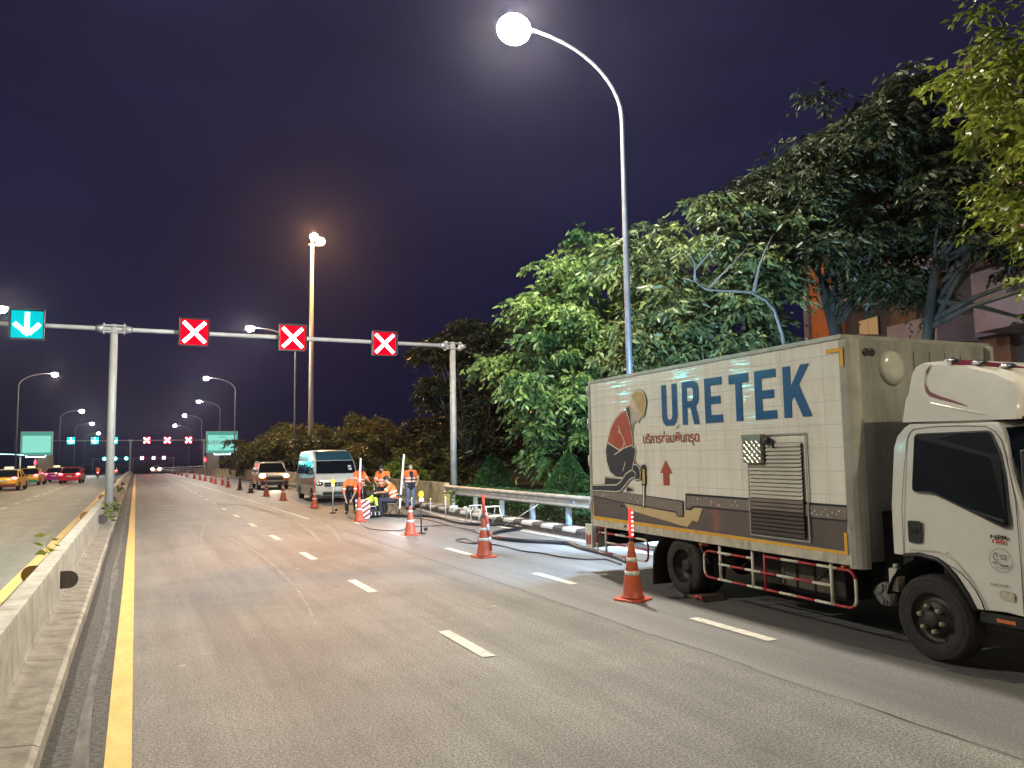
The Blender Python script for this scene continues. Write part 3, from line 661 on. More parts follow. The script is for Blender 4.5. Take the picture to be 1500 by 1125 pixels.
# the kneeling worker drawing
fig = dict(
torso=[(4.994,2.583),(5.153,2.552),(5.318,2.461),(5.462,2.324),(5.57,2.126),(5.394,2.051),(5.236,1.996),(5.05,2.031),(4.845,2.067),(4.863,2.193),(4.904,2.359)],
helm=[(4.817,2.795),(4.752,2.838),(4.64,2.857),(4.532,2.821),(4.476,2.756),(4.457,2.674),(4.513,2.531),(4.547,2.472),(4.587,2.497),(4.794,2.766)],
face=[(4.802,2.753),(4.612,2.543),(4.731,2.554),(4.769,2.624),(4.839,2.629),(4.893,2.649)],
jaw=[(4.852,2.625),(4.769,2.622),(4.731,2.551),(4.612,2.536),(4.599,2.488),(4.672,2.404),(4.729,2.447),(4.802,2.382),(4.858,2.426)],
collar=[(4.992,2.627),(4.914,2.639),(4.88,2.565),(4.874,2.441),(4.843,2.329),(4.849,2.22),(4.89,2.386),(4.982,2.578)],
legs=[(5.591,2.097),(5.422,2.037),(5.236,1.988),(5.13,1.998),(5.025,2.024),(4.896,2.043),(4.798,2.007),(4.789,1.946),(4.832,1.838),(4.888,1.728),(4.904,1.674),(5.153,1.573),(5.339,1.57),(5.526,1.651),(5.615,1.809),(5.642,1.982)],
foot=[(5.685,1.555),(5.287,1.543),(5.155,1.539),(5.239,1.453),(5.704,1.446)],
hose=[(6.085,1.413),(5.319,1.441),(5.183,1.503),(5.047,1.617),(4.917,1.667),(4.792,1.673),(4.784,1.588),(4.923,1.564),(5.055,1.479),(5.217,1.37),(5.351,1.351),(6.085,1.346)],
knee=[(5.057,1.431),(4.906,1.402),(4.863,1.376),(5.061,1.355)],
arm=[(4.819,1.851),(4.767,1.77),(4.789,1.729),(4.853,1.688)],
glove=[(4.837,1.756),(4.738,1.757),(4.668,1.704),(4.651,1.65),(4.664,1.557),(4.786,1.547),(4.773,1.648),(4.853,1.688)],
syr=[(4.63,1.724),(4.511,1.725),(4.516,1.461),(4.635,1.457)], syri=[(4.604,1.700),(4.536,1.700),(4.540,1.486),(4.608,1.484)],
noz=[(4.604,1.458),(4.561,1.460),(4.583,1.155),(4.616,1.153)], cap=[(4.611,1.764),(4.52,1.765),(4.513,1.727),(4.633,1.727)])
fo = {}
order = [('legs', NAVV, 2), ('torso', REDV, 3.2), ('collar', NAVV, 4.4), ('face', PINK, 3.2), ('jaw', GRYF, 3.4), ('helm', OCH, 4.6), ('foot', NAVV, 2), ('knee', NAVV, 2), ('hose', NAVV, 5.6), ('arm', REDV, 3.2), ('glove', NAVV, 6.6), ('syr', BLKV, 3.2), ('syri', OCH, 4.2), ('cap', BLKV, 4), ('noz', CREAM, 4)]
nm_ = dict(legs='drawn_legs', torso='drawn_torso', collar='drawn_collar', face='drawn_face', jaw='drawn_beard', helm='drawn_helmet', foot='drawn_foot', knee='drawn_knee', hose='drawn_hose', arm='drawn_forearm', glove='drawn_glove', syr='drawn_injector', syri='injector_window', cap='injector_cap', noz='injector_nozzle')
for k_, m_, ly in order:
    if k_ in ('legs', 'torso', 'helm', 'face', 'jaw', 'foot', 'knee', 'hose', 'collar', 'glove', 'noz'):
        art(nm_[k_]+'_edge', ly-.75, [grow(fig[k_], .024)], BLKV)
        art(nm_[k_]+'_outline', ly-.5, [grow(fig[k_], .017)], CREAM if k_ != 'noz' else BLKV)
    art(nm_[k_], ly, [fig[k_]], m_)
art('drawn_seams', 7.4, sum([ribbon(p, .014) for p in ([(5.216,2.358),(5.18,2.286),(5.07,2.143),(5.019,2.045)], [(5.361,1.915),(5.131,1.991),(5.059,2.101)], [(5.122,1.664),(5.037,1.81)], [(5.18,2.24),(5.22,2.29)])], []), CREAM)

# louvred vent door, chequer plate box
b = MB()
for y0, y1, z0, z1 in ((2.30, 1.37, 2.12, 2.135), (2.30, 1.37, .945, .96), (2.315, 2.30, .945, 2.135), (1.385, 1.37, .96, 2.12)): b.box(BX0-.028, BX0-.017, y1, y0, z0, z1)
b.build('vent_door_frame', TRIM, box)
n = 23; z0 = .99; z1 = 2.03
SLW = mat('painted louvre', (.60, .57, .50), .35, .2, scale=3, var=.1); SLD = mat('brown louvre', (.085, .062, .06), .35, .1, scale=3, var=.1); SLG = mat('grey brown louvre', (.21, .175, .15), .35, .1, scale=3, var=.1)
bs = {0: MB(), 1: MB(), 2: MB()}
for i in range(n):
    z = z0+(z1-z0)*i/n; h_ = (z1-z0)/n; k_ = 0 if z > 1.36 else (1 if z > 1.24 else 2)
    ye = 1.44; yr = 2.285
    if z > 1.78: yr = 1.99
    bs[k_].add([(BX0-.045, ye, z), (BX0-.045, yr, z), (BX0-.018, yr, z+h_*.92), (BX0-.018, ye, z+h_*.92), (BX0-.018, yr, z+.003), (BX0-.018, ye, z+.003)], [(0,1,2,3), (1,0,5,4)])
bs[0].build('vent_louvres', SLW, box); bs[1].build('vent_louvres', SLG, box); bs[2].build('vent_louvres', SLD, box)
b = MB(); b.box(BX0-.0165, BX0-.012, 1.44, 2.285, .985, 2.03); b.build('vent_backing', M['black'], box)
CP = mat('chequer plate', (.55, .53, .44), .28, .7, scale=5, var=.15)
b = MB(); b.box(BX0-.09, BX0-.03, 2.01, 2.32, 1.80, 2.10); b.box(BX0-.095, BX0-.03, 2.0, 2.33, 2.085, 2.135)
for i in range(7):
    for j in range(7):
        y = 2.03+i*.042; z = 1.815+j*.038; d = .013 if (i+j) % 2 else -.013
        b.add([(BX0-.0945, y-abs(d), z-d), (BX0-.0945, y+abs(d), z+d), (BX0-.09, y+abs(d)+.006, z+d-.004), (BX0-.09, y-abs(d)+.006, z-d-.004), (BX0-.09, y+abs(d)-.006, z+d+.006), (BX0-.09, y-abs(d)-.006, z-d+.006)], [(0,1,2,3), (1,0,5,4)])
b.build('chequer_plate_box', CP, box)
b = MB(); b.ball((BX0-.06, 1.93, 2.06), .06, 10, 6, (.7, 1.1, .8)); b.tube([(BX0-.06, 1.9, 2.06), (BX0-.05, 1.85, 2.0), (BX0-.04, 1.84, 1.97)], .012, 6); b.build('exhaust_knob', M['black'], box)
b = MB()
for y, z in ((5.2, 1.13), (5.1, .83)): b.ball((BX0-.03, y, z), .018, 8, 5)
b.build('bolt_caps', M['black'], box)

# ---- chassis
b = MB()
for x in (.65, 1.45): b.box(x-.04, x+.04, -.9, 6.1, .55, .77)
for y in (.9, 1.8, 2.7, 3.5, 4.4, 5.3, 6.0): b.box(.1, 2.1, y-.05, y+.05, .70, .785)
b.box(.22, .62, 1.2, 2.05, .32, .66); b.box(1.5, 2.0, 1.2, 2.6, .3, .68); b.box(.3, .62, 2.2, 2.75, .34, .66)
b.box(.9, 1.2, -.6, 1.0, .35, .8); b.tube([(1.05, 1.0, .52), (1.05, 3.7, .50)], .05, 8)
b.tube([(.2, 3.82, .39), (1.95, 3.82, .39)], .08, 10); b.ball((1.05, 3.82, .39), .2, 10, 7); b.tube([(.2, 0, .36), (1.95, 0, .36)], .05, 8)
for x in (.35, 1.75): b.box(x-.035, x+.035, 3.1, 4.6, .48, .55)
b.box(.35, .75, .45, .8, .5, 1.3)
b.build('chassis', M['chassis'], tr, bevel=.008)
b = MB(); b.lathe([(.02, 0), (.11, 0), (.12, .03), (.12, .10), (.02, .12)], (.12, .62, .50), 18, 'x')
for i in range(10): a = 2*PI*i/10; b.box(.105, .12, .62+.04*math.cos(a)-.004, .62+.1*math.cos(a)+.004, .5+.04*math.sin(a)-.004, .5+.1*math.sin(a)+.004)
b.build('air_tank', mat('grey tank', (.16,.16,.15), .5), tr)
b = MB(); b.box(.05, .16, .40, .50, .56, .78); b.tube([(.1, .45, .78), (.1, .45, .82)], .03, 8); b.build('reservoir_bottle', mat('cream plastic', (.5,.48,.4), .5), tr, bevel=.01)
WOODS = mat('chequered crates', (.10,.085,.06), .8, scale=10, var=.3)
b = MB()
for y in (1.35, 1.62, 1.89): b.box(.2, .5, y, y+.24, .36, .64)
b.build('battery_box', WOODS, tr, bevel=.01)
b = MB(); b.box(.15, 2.05, 6.0, 6.12, .45, .6); b.box(.1, 2.1, 6.12, 6.3, .60, .76); b.build('rear_bumper', M['chassis'], tr, bevel=.01)

def wheel(cx, cy, label=None, dual=False):
    R_ = .39; W_ = .215
    prof = [(.225, 0), (.26, -.012), (.33, -.008), (.365, .006), (.385, .028), (R_, .06), (R_, W_-.06), (.385, W_-.028), (.33, W_), (.225, W_)]
    t_ = MB(); t_.lathe([(r, x) for r, x in prof], (cx, cy, R_), 48, 'x', cap=False)
    if dual: t_.lathe([(r, x+.24) for r, x in prof], (cx, cy, R_), 32, 'x', cap=False)
    wobj = MB(); s_ = 1
    if not dual: wobj.lathe([(.225, .01), (.215, .035), (.20, .06), (.17, .05), (.15, .03), (.135, .012), (.08, .0), (.075, -.03), (.05, -.045), (.002, -.045)], (cx, cy, R_), 36, 'x', cap=False)
    else: wobj.lathe([(.225, .01), (.215, .05), (.20, .12), (.15, .14), (.09, .13), (.085, .05), (.05, .04), (.002, .04)], (cx, cy, R_), 36, 'x', cap=False)
    ty = t_.build('wheel', M['rubber'], tr)
    wobj.build('rim', mat('dark steel rim', (.05, .048, .044), .55, .4, scale=9, var=.3) if not bpy.data.materials.get('dark steel rim') else bpy.data.materials['dark steel rim'], ty)
    if not dual:
        nb = MB()
        for i in range(6):
            nb = MB(); a = 2*PI*i/6+.25; nb.lathe([(.021, .015), (.021, -.045), (.012, -.055), (.002, -.055)], (cx, cy+.115*math.cos(a), R_+.115*math.sin(a)), 10, 'x'); nb.build('lug_nut', bpy.data.materials.get('greenish nut cap') or mat('greenish nut cap', (.32, .36, .22), .4), ty)
        g2 = MB()
        for rr in (.30, .345): g2.lathe([(rr, -.0135), (rr+.004, -.0145), (rr+.008, -.0125)], (cx, cy, R_), 48, 'x', cap=False)
        g2.build('tyre_rings', M['rubber'], ty)
wheel(.0, 0); wheel(1.88, 0); wheel(.02, 3.82, dual=True); wheel(1.62, 3.82, dual=True)
# mud flaps, arches
b = MB(); b.add([(-.02, 4.235, .76), (-.02, 4.46, .50), (-.02, 4.49, .05), (-.0, 4.49, .05), (.45, 4.49, .05), (.45, 4.46, .5), (.45, 4.235, .76)], [(0,1,5,6), (1,2,4,5)]); b.box(.0, .45, 4.47, 4.49, .05, .5)
b.build('mud_flap', M['chassis'], tr); b = MB(); b.tube([(.0, 4.24, .76), (.0, 4.45, .50), (.0, 4.48, .3)], .018, 6); b.build('flap_bracket', M['chassis'], tr); b = MB(); b.tube([(.0, 3.42, .76), (.0, 3.27, .56), (.0, 3.2, .5)], .018, 6)
b.build('flap_bracket', M['chassis'], tr)
b = MB(); b.box(-.02, .5, 6.30, 6.315, .38, .77); b.box(-.028, -.02, 6.21, 6.43, .38, .77); fl = b.build('rear_flap', M['whitep'], tr)
b = MB()
for p in ([(6.40,.62),(6.335,.58),(6.335,.44),(6.40,.44)], [(6.25,.62),(6.315,.58),(6.315,.44),(6.25,.44)]): b.add([(-.032, y, z) for y, z in p], [(0,1,2,3)])
b.build('red_emblem', M['redp'], fl, fix=False)
# banded side rails
def banded(b_r, b_w, pts, r=.016, seg=.27, start=0):
    pts = [Vector(p) for p in pts]; L = 0; cum = [0]
    for a, c in zip(pts, pts[1:]): cum.append(cum[-1]+(c-a).length)
    def at(s_):
        for i in range(len(pts)-1):
            if s_ <= cum[i+1]+1e-9: return pts[i].lerp(pts[i+1], (s_-cum[i])/max(1e-9, cum[i+1]-cum[i]))
        return pts[-1]
    s_ = 0; i = start
    while s_ < cum[-1]-1e-6:
        e_ = min(s_+seg, cum[-1]); q = [at(s_)]+[p for p, c in zip(pts, cum) if s_+1e-6 < c < e_-1e-6]+[at(e_)]
        b_r.cur = i % 2; b_r.tube(q, r, 8); s_ = e_; i += 1
def rnd(y0, y1, z0, z1, r, left=True, right=True, x=.0):
    P_ = []
    def arc(cy, cz, a0, a1): return [(x, cy+r*math.cos(a), cz+r*math.sin(a)) for a in np.linspace(a0, a1, 6)]
    return P_
X = -.01
br = MB(); bw2 = br
def arc(cy, cz, r, a0, a1): return [(X, cy+r*math.cos(math.radians(a)), cz+r*math.sin(math.radians(a))) for a in np.linspace(a0, a1, 6)]
# long front rail: top bar, rounded ends, bottom bar
banded(br, bw2, [(X, 2.165, .705)]+arc(.95, .605, .1, 90, 180)+arc(.95, .425, .1, 180, 270)+[(X, 2.0, .325)]+arc(3.20, .425, .1, 270, 360)+arc(3.20, .56, .1, 0, 90)+[(X, 2.37, .66)])
banded(br, bw2, [(X, 1.16, .515), (X, 3.0, .515)], start=1)
br.cur = 1
for y, zt in ((2.97, .77), (2.37, .77), (1.16, .77)): bw2.tube([(X-.004, y, .325), (X-.004, y, zt)], .018, 8)
br.cur = 0; br.tube([(X-.004, 2.165, .325), (X-.004, 2.165, .77)], .016, 8)
br.build('side_rail', [M['redp'], M['whitep']], tr); br = MB(); bw2 = br
banded(br, bw2, [(X, 5.8, .665)]+arc(4.70, .565, .1, 90, 180)+arc(4.70, .45, .1, 180, 270)+[(X, 5.9, .35)]+arc(5.98, .45, .1, 270, 360)+arc(5.98, .565, .1, 0, 90)+[(X, 5.8, .665)], seg=.3)
banded(br, bw2, [(X, 5.79, .52), (X, 4.6, .52)], seg=.3, start=1)
br.cur = 1; bw2.tube([(X-.004, 5.79, .35), (X-.004, 5.79, .78)], .018, 8)
br.build('side_rail', [M['redp'], M['whitep']], tr)
b = MB()
for y in (1.4, 2.6, 5.2): b.tube([(X, y, .515), (.35, y, .7)], .01, 6)
b.build('rail_brackets', M['chassis'], tr)
for y, z in ((1.0, .735), (3.36, .735), (6.02, .735)):
    b = MB(); b.lathe([(.03, .05), (.032, 0), (.02, -.025), (.002, -.03)], (.0, y, z), 12, 'x'); b.build('marker_light', M['amber'], tr)
    b = MB(); b.lathe([(.028, .05), (.028, 0), (.002, -.005)], (.0, y-.09, z), 12, 'x'); b.build('marker_light', M['redp'], tr)

# ---- cab
def tumble(z): return .0 if z < 1.25 else .085*((z-1.25)/.93)**1.3
XC = 1.03
prof = [(.262,.93),(.381,.93),(.384,1.40),(.36,1.95),(.326,2.06),(.25,2.14),(.179,2.184),(-.2,2.19),(-.6,2.185),(-.80,2.165),(-.90,2.12),(-.965,2.03),(-1.05,1.75),(-1.14,1.45),(-1.20,1.30),(-1.22,1.0),(-1.22,.60),(-1.15,.55),(-.824,.565),(-.43,.545),(-.36,.67),(-.25,.829),(-.16,.90),(-.09,.925)]
def cabpt(y, z, q):  # q in 0..1 from near side to centre
    xx = q*XC; s_ = (1-q)**6; 
    fy = y
    if y < -.60: fy = y+.27*s_*min(1, (-.60-y)/.45)*(1 if z > .5 else 1)
    return (xx + tumble(z)*(1-q), fy, z + (0.02*(1-(1-q)**3) if z > 2.1 else 0))
def cab_mesh(prof, qs):
    b = MB(); rings = []
    for q in qs: rings.append([cabpt(y, z, q) for y, z in prof])
    for q in reversed(qs[:-1]): rings.append([(2*XC-p[0], p[1], p[2]) for p in [cabpt(y, z, q) for y, z in prof]])
    b.loft(rings, True, True, False); return b
qs = [0, .012, .03, .06, .1, .16, .25, .4, .6, .8, 1]
PW = M['paintw']
cabm = cab_mesh(prof, qs); cab = cabm.build('cab', PW, tr)
bm = bmesh.new(); bm.from_mesh(cab.data)
for v in bm.verts: pass
es = [e for e in bm.edges if len(e.link_faces) == 2 and e.calc_face_angle(0) > .9]
bmesh.ops.bevel(bm, geom=es, offset=.022, segments=3, affect='EDGES', profile=.5, clamp_overlap=True); bm.to_mesh(cab.data); bm.free()
for p in cab.data.polygons: p.use_smooth = True
cab.data.set_sharp_from_angle(angle=math.radians(32)) if hasattr(cab.data, 'set_sharp_from_angle') else None
def side_poly(name, pts, m, off, th=.004, parent=cab, sub=0):
    """panel lying on the cab side, following the inward lean"""
    if sub:
        q = []
        for i in range(len(pts)):
            a, c = pts[i], pts[(i+1) % len(pts)]
            for k in range(sub): q.append((a[0]+(c[0]-a[0])*k/sub, a[1]+(c[1]-a[1])*k/sub))
        pts = q
    b = MB(); b.prism(pts, lambda u, v, w_: (tumble(v)-w_, u, v), off, off+th); return b.build(name, m, parent)
def rounded(pts, r, k=5):
    out = []; n = len(pts)
    for i in range(n):
        p0, p1, p2 = Vector(pts[i-1]), Vector(pts[i]), Vector(pts[(i+1) % n]); a = (p0-p1); c = (p2-p1); rr = min(r, a.length*.45, c.length*.45)
        A, B = p1+a.normalized()*rr, p1+c.normalized()*rr
        for j in range(k+1): t_ = j/k; out.append(tuple((1-t_)**2*A+2*t_*(1-t_)*p1+t_*t_*B))
    return out
win = [(.135,1.545),(.115,2.07),(-.62,2.075),(-.705,1.88),(-.745,1.68),(-.775,1.285),(-.72,1.285),(-.36,1.43),(-.07,1.545)]
side_poly('window_rubber', rounded(grow(win, .018), .05), M['black'], .003, .005)
SEE = bpy.data.materials.new('tinted cab glass'); SEE.use_nodes = True; t_ = SEE.node_tree; t_.nodes.clear()
o_ = t_.nodes.new('ShaderNodeOutputMaterial'); g_ = t_.nodes.new('ShaderNodeBsdfGlossy'); g_.inputs['Roughness'].default_value = .03; g_.inputs['Color'].default_value = (.8, .85, .9, 1)
tr_ = t_.nodes.new('ShaderNodeBsdfTransparent'); tr_.inputs[0].default_value = (.74, .77, .77, 1); f_ = t_.nodes.new('ShaderNodeFresnel'); f_.inputs[0].default_value = 1.5; m_ = t_.nodes.new('ShaderNodeMixShader')
t_.links.new(f_.outputs[0], m_.inputs[0]); t_.links.new(tr_.outputs[0], m_.inputs[1]); t_.links.new(g_.outputs[0], m_.inputs[2]); t_.links.new(m_.outputs[0], o_.inputs[0])
sg = side_poly('side_window', rounded(win, .045), SEE, .008, .004)
cut = MB(); cut.prism(rounded(win, .045), lambda u, v, w_: (w_, u, v), -.3, 2.4); co_ = cut.build('cutter', mat('dark cab lining', (.035, .034, .032), .8))
cab.data.materials.append(co_.data.materials[0])
md = cab.modifiers.new('b', 'BOOLEAN'); md.operation = 'DIFFERENCE'; md.solver = 'EXACT'; md.object = co_
try: md.material_mode = 'TRANSFER'
except Exception: pass
bpy.context.view_layer.update(); me_ = bpy.data.meshes.new_from_object(cab.evaluated_get(bpy.context.evaluated_depsgraph_get())); cab.modifiers.clear(); cab.data = me_; me_.name = 'cab'
bpy.data.objects.remove(co_)
b = MB(); b.prism(rounded(win, .045), lambda u, v, w_: (2*XC-tumble(v)+.004-w_, u, v), 0, .004); b.build('far_window', SEE, cab)
b = MB()
for x in (.30, 1.25): b.box(x, x+.46, -.02, .11, 1.50, 1.93); b.box(x+.12, x+.34, .0, .09, 1.93, 2.05)
b.build('seat_backs', mat('grey seat cloth', (.30, .30, .31), .9, scale=12), cab, bevel=.03)
b = MB(); ring_ = [(.36+.19*math.cos(a), -.50+.10*math.sin(a)*.6, 1.52+.17*math.sin(a)) for a in np.linspace(0, 2*PI, 25)]
b.tube(ring_, .013, 8); b.tube([(.36, -.62, 1.40), (.36, -.50, 1.52)], .02, 8); b.tube([(.18, -.50, 1.52), (.54, -.50, 1.52)], .010, 6); b.build('steering_wheel', M['black'], cab)
b = MB(); b.prism([(-.50, 1.36), (-.78, 1.30), (-.76, 1.52), (-.66, 1.54)], lambda u, v, w_: (w_, u, v), .08, 1.98); b.build('dashboard', mat('grey dashboard', (.11, .11, .11), .7), cab)
side_poly('quarter_pane_bar', [(-.33,1.425),(-.36,1.425),(-.74,1.31),(-.74,1.335)], M['black'], .012, .003, sg)
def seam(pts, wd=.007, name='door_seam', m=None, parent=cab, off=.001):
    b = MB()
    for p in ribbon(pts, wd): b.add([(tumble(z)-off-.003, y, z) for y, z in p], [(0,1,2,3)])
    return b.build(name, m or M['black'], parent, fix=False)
dr = seam([(.262,.935),(.262,1.38),(.235,1.75),(.205,2.03),(.18,2.09),(.135,2.125),(-.05,2.14),(-.30,2.14),(-.58,2.125),(-.66,2.08),(-.72,2.0),(-.755,1.88),(-.79,1.72),(-.835,1.50),(-.845,1.30),(-.85,.9),(-.845,.57)])
seam([(-.845,.72),(-.93,.71)], .006)
side_poly('door_handle', rounded([(.195,1.265),(.06,1.265),(.06,1.06),(.195,1.06)], .025), M['black'], .004, .01)
b = MB(); b.box(-.024, -.012, .085, .17, 1.155, 1.19); b.build('handle_lever', M['chassis'], cab, bevel=.004)
# wheel arch liner
b = MB(); ring = [(.43*math.cos(a)*1.18-.02, .43+.50*math.sin(a)) for a in np.linspace(math.radians(12), math.radians(168), 16)]
P2 = [(y, z) for y, z in ring]
b.loft([[(x, y, z) for y, z in P2] for x in (-.015, .40)], False, False); b.build('wheel_arch', M['black'], cab)
b = MB(); rings = []
for a in np.linspace(math.radians(25), math.radians(158), 18): 
    y = -.02-.60*math.cos(a+PI)*-1; rings.append(a)
flare = [(.262,.93),(.10,.955),(-.09,.93),(-.17,.885),(-.26,.80),(-.36,.66),(-.43,.53)]
b.tube([(.0, y, z) for y, z in flare], .022, 8); b.build('arch_flare', M['black'], cab)
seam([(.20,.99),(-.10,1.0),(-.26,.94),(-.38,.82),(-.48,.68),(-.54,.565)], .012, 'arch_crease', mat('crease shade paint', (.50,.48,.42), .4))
# step and lower trim
b = MB(); b.box(.02, .5, -1.15, -.44, .44, .535); b.build('cab_step', M['chassis'], cab, bevel=.01)
side_poly('side_reflector', [(-.60,.50),(-.76,.50),(-.76,.47),(-.60,.47)], M['amber'], -.015, .004)
# windscreen wrapping round the corner
def on_cab(name, yz_rows, qsel, m, off=.006):
    b = MB(); rings = []
    for q in qsel:
        r_ = []
        for y, z in yz_rows:
            x_, y_, z_ = cabpt(y, z, q); r_.append((x_-off*(1-q)**3*2, y_-off, z_))
        rings.append(r_)
    for q in reversed(qsel[:-1]):
        r_ = []
        for y, z in yz_rows:
            x_, y_, z_ = cabpt(y, z, q); r_.append((2*XC-x_+off*(1-q)**3*2, y_-off, z_))
        rings.append(r_)
    b.loft(rings, False, False); return b.build(name, m, cab)
on_cab('windscreen', [(-.905,2.11),(-.965,2.03),(-1.05,1.75),(-1.14,1.45),(-1.19,1.33)], [.02,.03,.06,.1,.16,.25,.4,.6,.8,1], M['glass'])
on_cab('front_grille', [(-1.215,1.2),(-1.22,1.12),(-1.22,1.02)], [.2,.3,.4,.6,.8,1], M['black'])
on_cab('front_bumper', [(-1.22,.85),(-1.24,.8),(-1.24,.6),(-1.22,.5)], [.0,.03,.06,.1,.16,.25,.4,.6,.8,1], PW, .03)
for x in (.25, 1.81):
    b = MB(); b.ball((x, -1.2, .93), .14, 14, 8, (1.2, .3, .7)); b.build('headlight', M['chrome'], cab)
b = MB(); b.tube([(.10,-.92,2.0),(-.10,-1.05,1.98),(-.14,-1.08,1.5),(.06,-1.0,1.42)], .012, 6); b.box(-.24,-.06,-1.10,-1.06,1.5,1.92); b.build('wing_mirror', M['black'], cab, bevel=.01)
side_poly('grab_slot', rounded([(-.805,1.86),(-.82,1.86),(-.86,1.69),(-.845,1.69)], .006), M['black'], .004, .004)
# roof fairing
FZ = [(.235,2.195),(.205,2.435),(.182,2.475),(.172,2.52),(.145,2.69),(.105,2.755),(.03,2.785),(-.171,2.770),(-.522,2.705),(-.80,2.630),(-.99,2.53),(-1.04,2.42),(-1.02,2.195)]
b = MB(); rings = []
FQ = [0,.02,.05,.1,.16,.24,.34,.5,.75,1]
for q in FQ+list(reversed(FQ[:-1])):
    first = len(rings) < len(FQ); r_ = []
    s_ = (1-q)**5
    for y, z in FZ:
        hh = (z-2.195)/.56
        xx = .05+q*(XC-.05)+.07*hh*(1-q)
        yy = y+(.16*s_*min(1, (-y)/.9) if y < 0 else 0)
        zz = z-.035*s_*hh - (.0 if y > -.1 else .02*s_)
        r_.append((xx if first else 2*XC-xx, yy, zz))
    rings.append(r_)
b.loft(rings, True, True, True); fair = b.build('roof_fairing', PW, cab)
for p in fair.data.polygons: p.use_smooth = True
fair.data.set_sharp_from_angle(angle=math.radians(24))
def fx(y, z): return .05+.07*(max(0, z-2.195)/.56)-.007
MAR = mat('maroon stripe', (.17, .015, .035), .35)
b = MB(); st = [(-.06,2.72,.014),(-.012,2.65,.044),(.0,2.56,.058),(-.015,2.50,.058),(-.055,2.45,.046),(-.148,2.41,.034),(-.30,2.36,.022),(-.435,2.31,.008)]
for (y0, z0, w0), (y1, z1, w1) in zip(st, st[1:]): b.add([(fx(y0, z0-w0/2), y0, z0-w0/2), (fx(y1, z1-w1/2), y1, z1-w1/2), (fx(y1, z1+w1/2), y1, z1+w1/2), (fx(y0, z0+w0/2), y0, z0+w0/2)], [(0,1,2,3)])
b.build('side_stripe', MAR, fair, fix=False)
b = MB(); b.tube([(fx(-.069,2.364)+.004, -.069, 2.362), (fx(-.6,2.222)+.004, -.60, 2.224)], [.011, .005], 6); b.build('fairing_crease', PW, fair)
b = MB(); b.box(.09, 2*XC-.09, -.98, .17, 2.178, 2.197); b.build('fairing_gasket', M['black'], fair)
b = MB()
lp = [(.22,-.20),(.26,-.44),(.31,-.66),(.46,-.84),(.95,-.92),(1.4,-.88)]
def ftop(y): 
    pts_ = [(0.,2.787),(-.171,2.772),(-.522,2.707),(-.80,2.632),(-.99,2.53)]
    for (a, c), (d, e_) in zip(pts_, pts_[1:]):
        if y >= d: return c+(e_-c)*(y-a)/(d-a)
    return 2.5
for (x0, y0), (x1, y1) in zip(lp, lp[1:]): b.add([(x0-.015, y0, ftop(y0)+.0), (x1-.015, y1, ftop(y1)+.0), (x1-.06, y1-.035, ftop(y1)-.06), (x0-.06, y0-.035, ftop(y0)-.06)], [(0,1,2,3)])
b.build('lamp_band', MAR, fair, fix=False)
for x, y in lp[:4]+[(.95, -.95)]:
    b = MB(); b.ball((x-.06, y-.03, ftop(y)-.018), .042, 12, 7, (.8, 1.7, .55)); hd = b.build('roof_marker', M['chrome'], fair)
    b = MB(); b.ball((x-.075, y-.085, ftop(y)-.03), .030, 10, 6, (.9, 1.3, .7)); b.build('marker_socket', M['black'], hd)
# writing on the door
side_text('NPR', .043, -.602, 1.172, M['black'], 1.85, .0018, cab, -.0045, 'model_lettering')
side_text('150', .041, -.606, 1.135, mat('red decal', (.50,.04,.03), .4), 2.0, .0018, cab, -.0045, 'model_lettering')
cc = [(-.682+.097*math.cos(a), .993+.097*math.sin(a)) for a in np.linspace(0, 2*PI, 41)]
b = MB()
for p in ribbon(cc, .004): b.add([(-.0045, y, z) for y, z in p], [(0,1,2,3)])
for pts_ in ([(-.632,1.052),(-.622,1.035),(-.618,1.01),(-.63,.995),(-.645,.99),(-.655,1.0)], [(-.63,1.045),(-.648,1.043),(-.652,1.025)], [(-.61,.972),(-.64,.978),(-.665,.968),(-.69,.955),(-.745,.955)], [(-.61,.962),(-.65,.962)], [(-.67,.950),(-.70,.943),(-.745,.950)], [(-.638,1.055),(-.655,1.05)]):
    for p in ribbon(pts_, .006): b.add([(-.0045, y, z) for y, z in p], [(0,1,2,3)])
b.build('round_badge', M['black'], cab, fix=False)
side_text('02', .062, -.682, 1.000, M['black'], .9, .0, cab, -.0045, 'badge_number')
side_text('www.uretek.co.th', .015, -.622, .925, M['black'], 1.0, .0, cab, -.0045, 'badge_lettering')
side_text('EUROACE', .026, -.575, .775, M['chassis'], 1.35, .0, cab, -.0045, 'trim_lettering')
b = MB(); b.prism(rounded([(-.66,.745),(-.785,.735),(-.785,.665),(-.66,.68)], .02), lambda u, v, w_: (-w_, u, v), .0, .018); b.build('turn_signal', mat('clear indicator', (.55,.50,.40), .15, scale=30, var=.3), cab)
b = MB(); b.ball((-.012, -.20, 1.0), .008, 8, 5); b.build('bolt', M['chrome'], cab)
# work floodlight hung on the rear door
b = MB(); b.box(.95, 1.25, BY1+.06, BY1+.12, 2.3, 2.5); fl = b.build('work_light', glow('cool work light', (.7, .86, 1), 12), tr)
lamp('work_spill', 'SPOT', (1.6, BY1+.35, 2.2), W_WORK, COOL, tr, .1, (math.radians(100), 0, math.radians(-22)), 150, .5)
lamp('work_spill', 'SPOT', (.5, BY1+.35, 2.2), W_WORK*.12, COOL, tr, .1, (math.radians(35), 0, math.radians(20)), 140, .6)

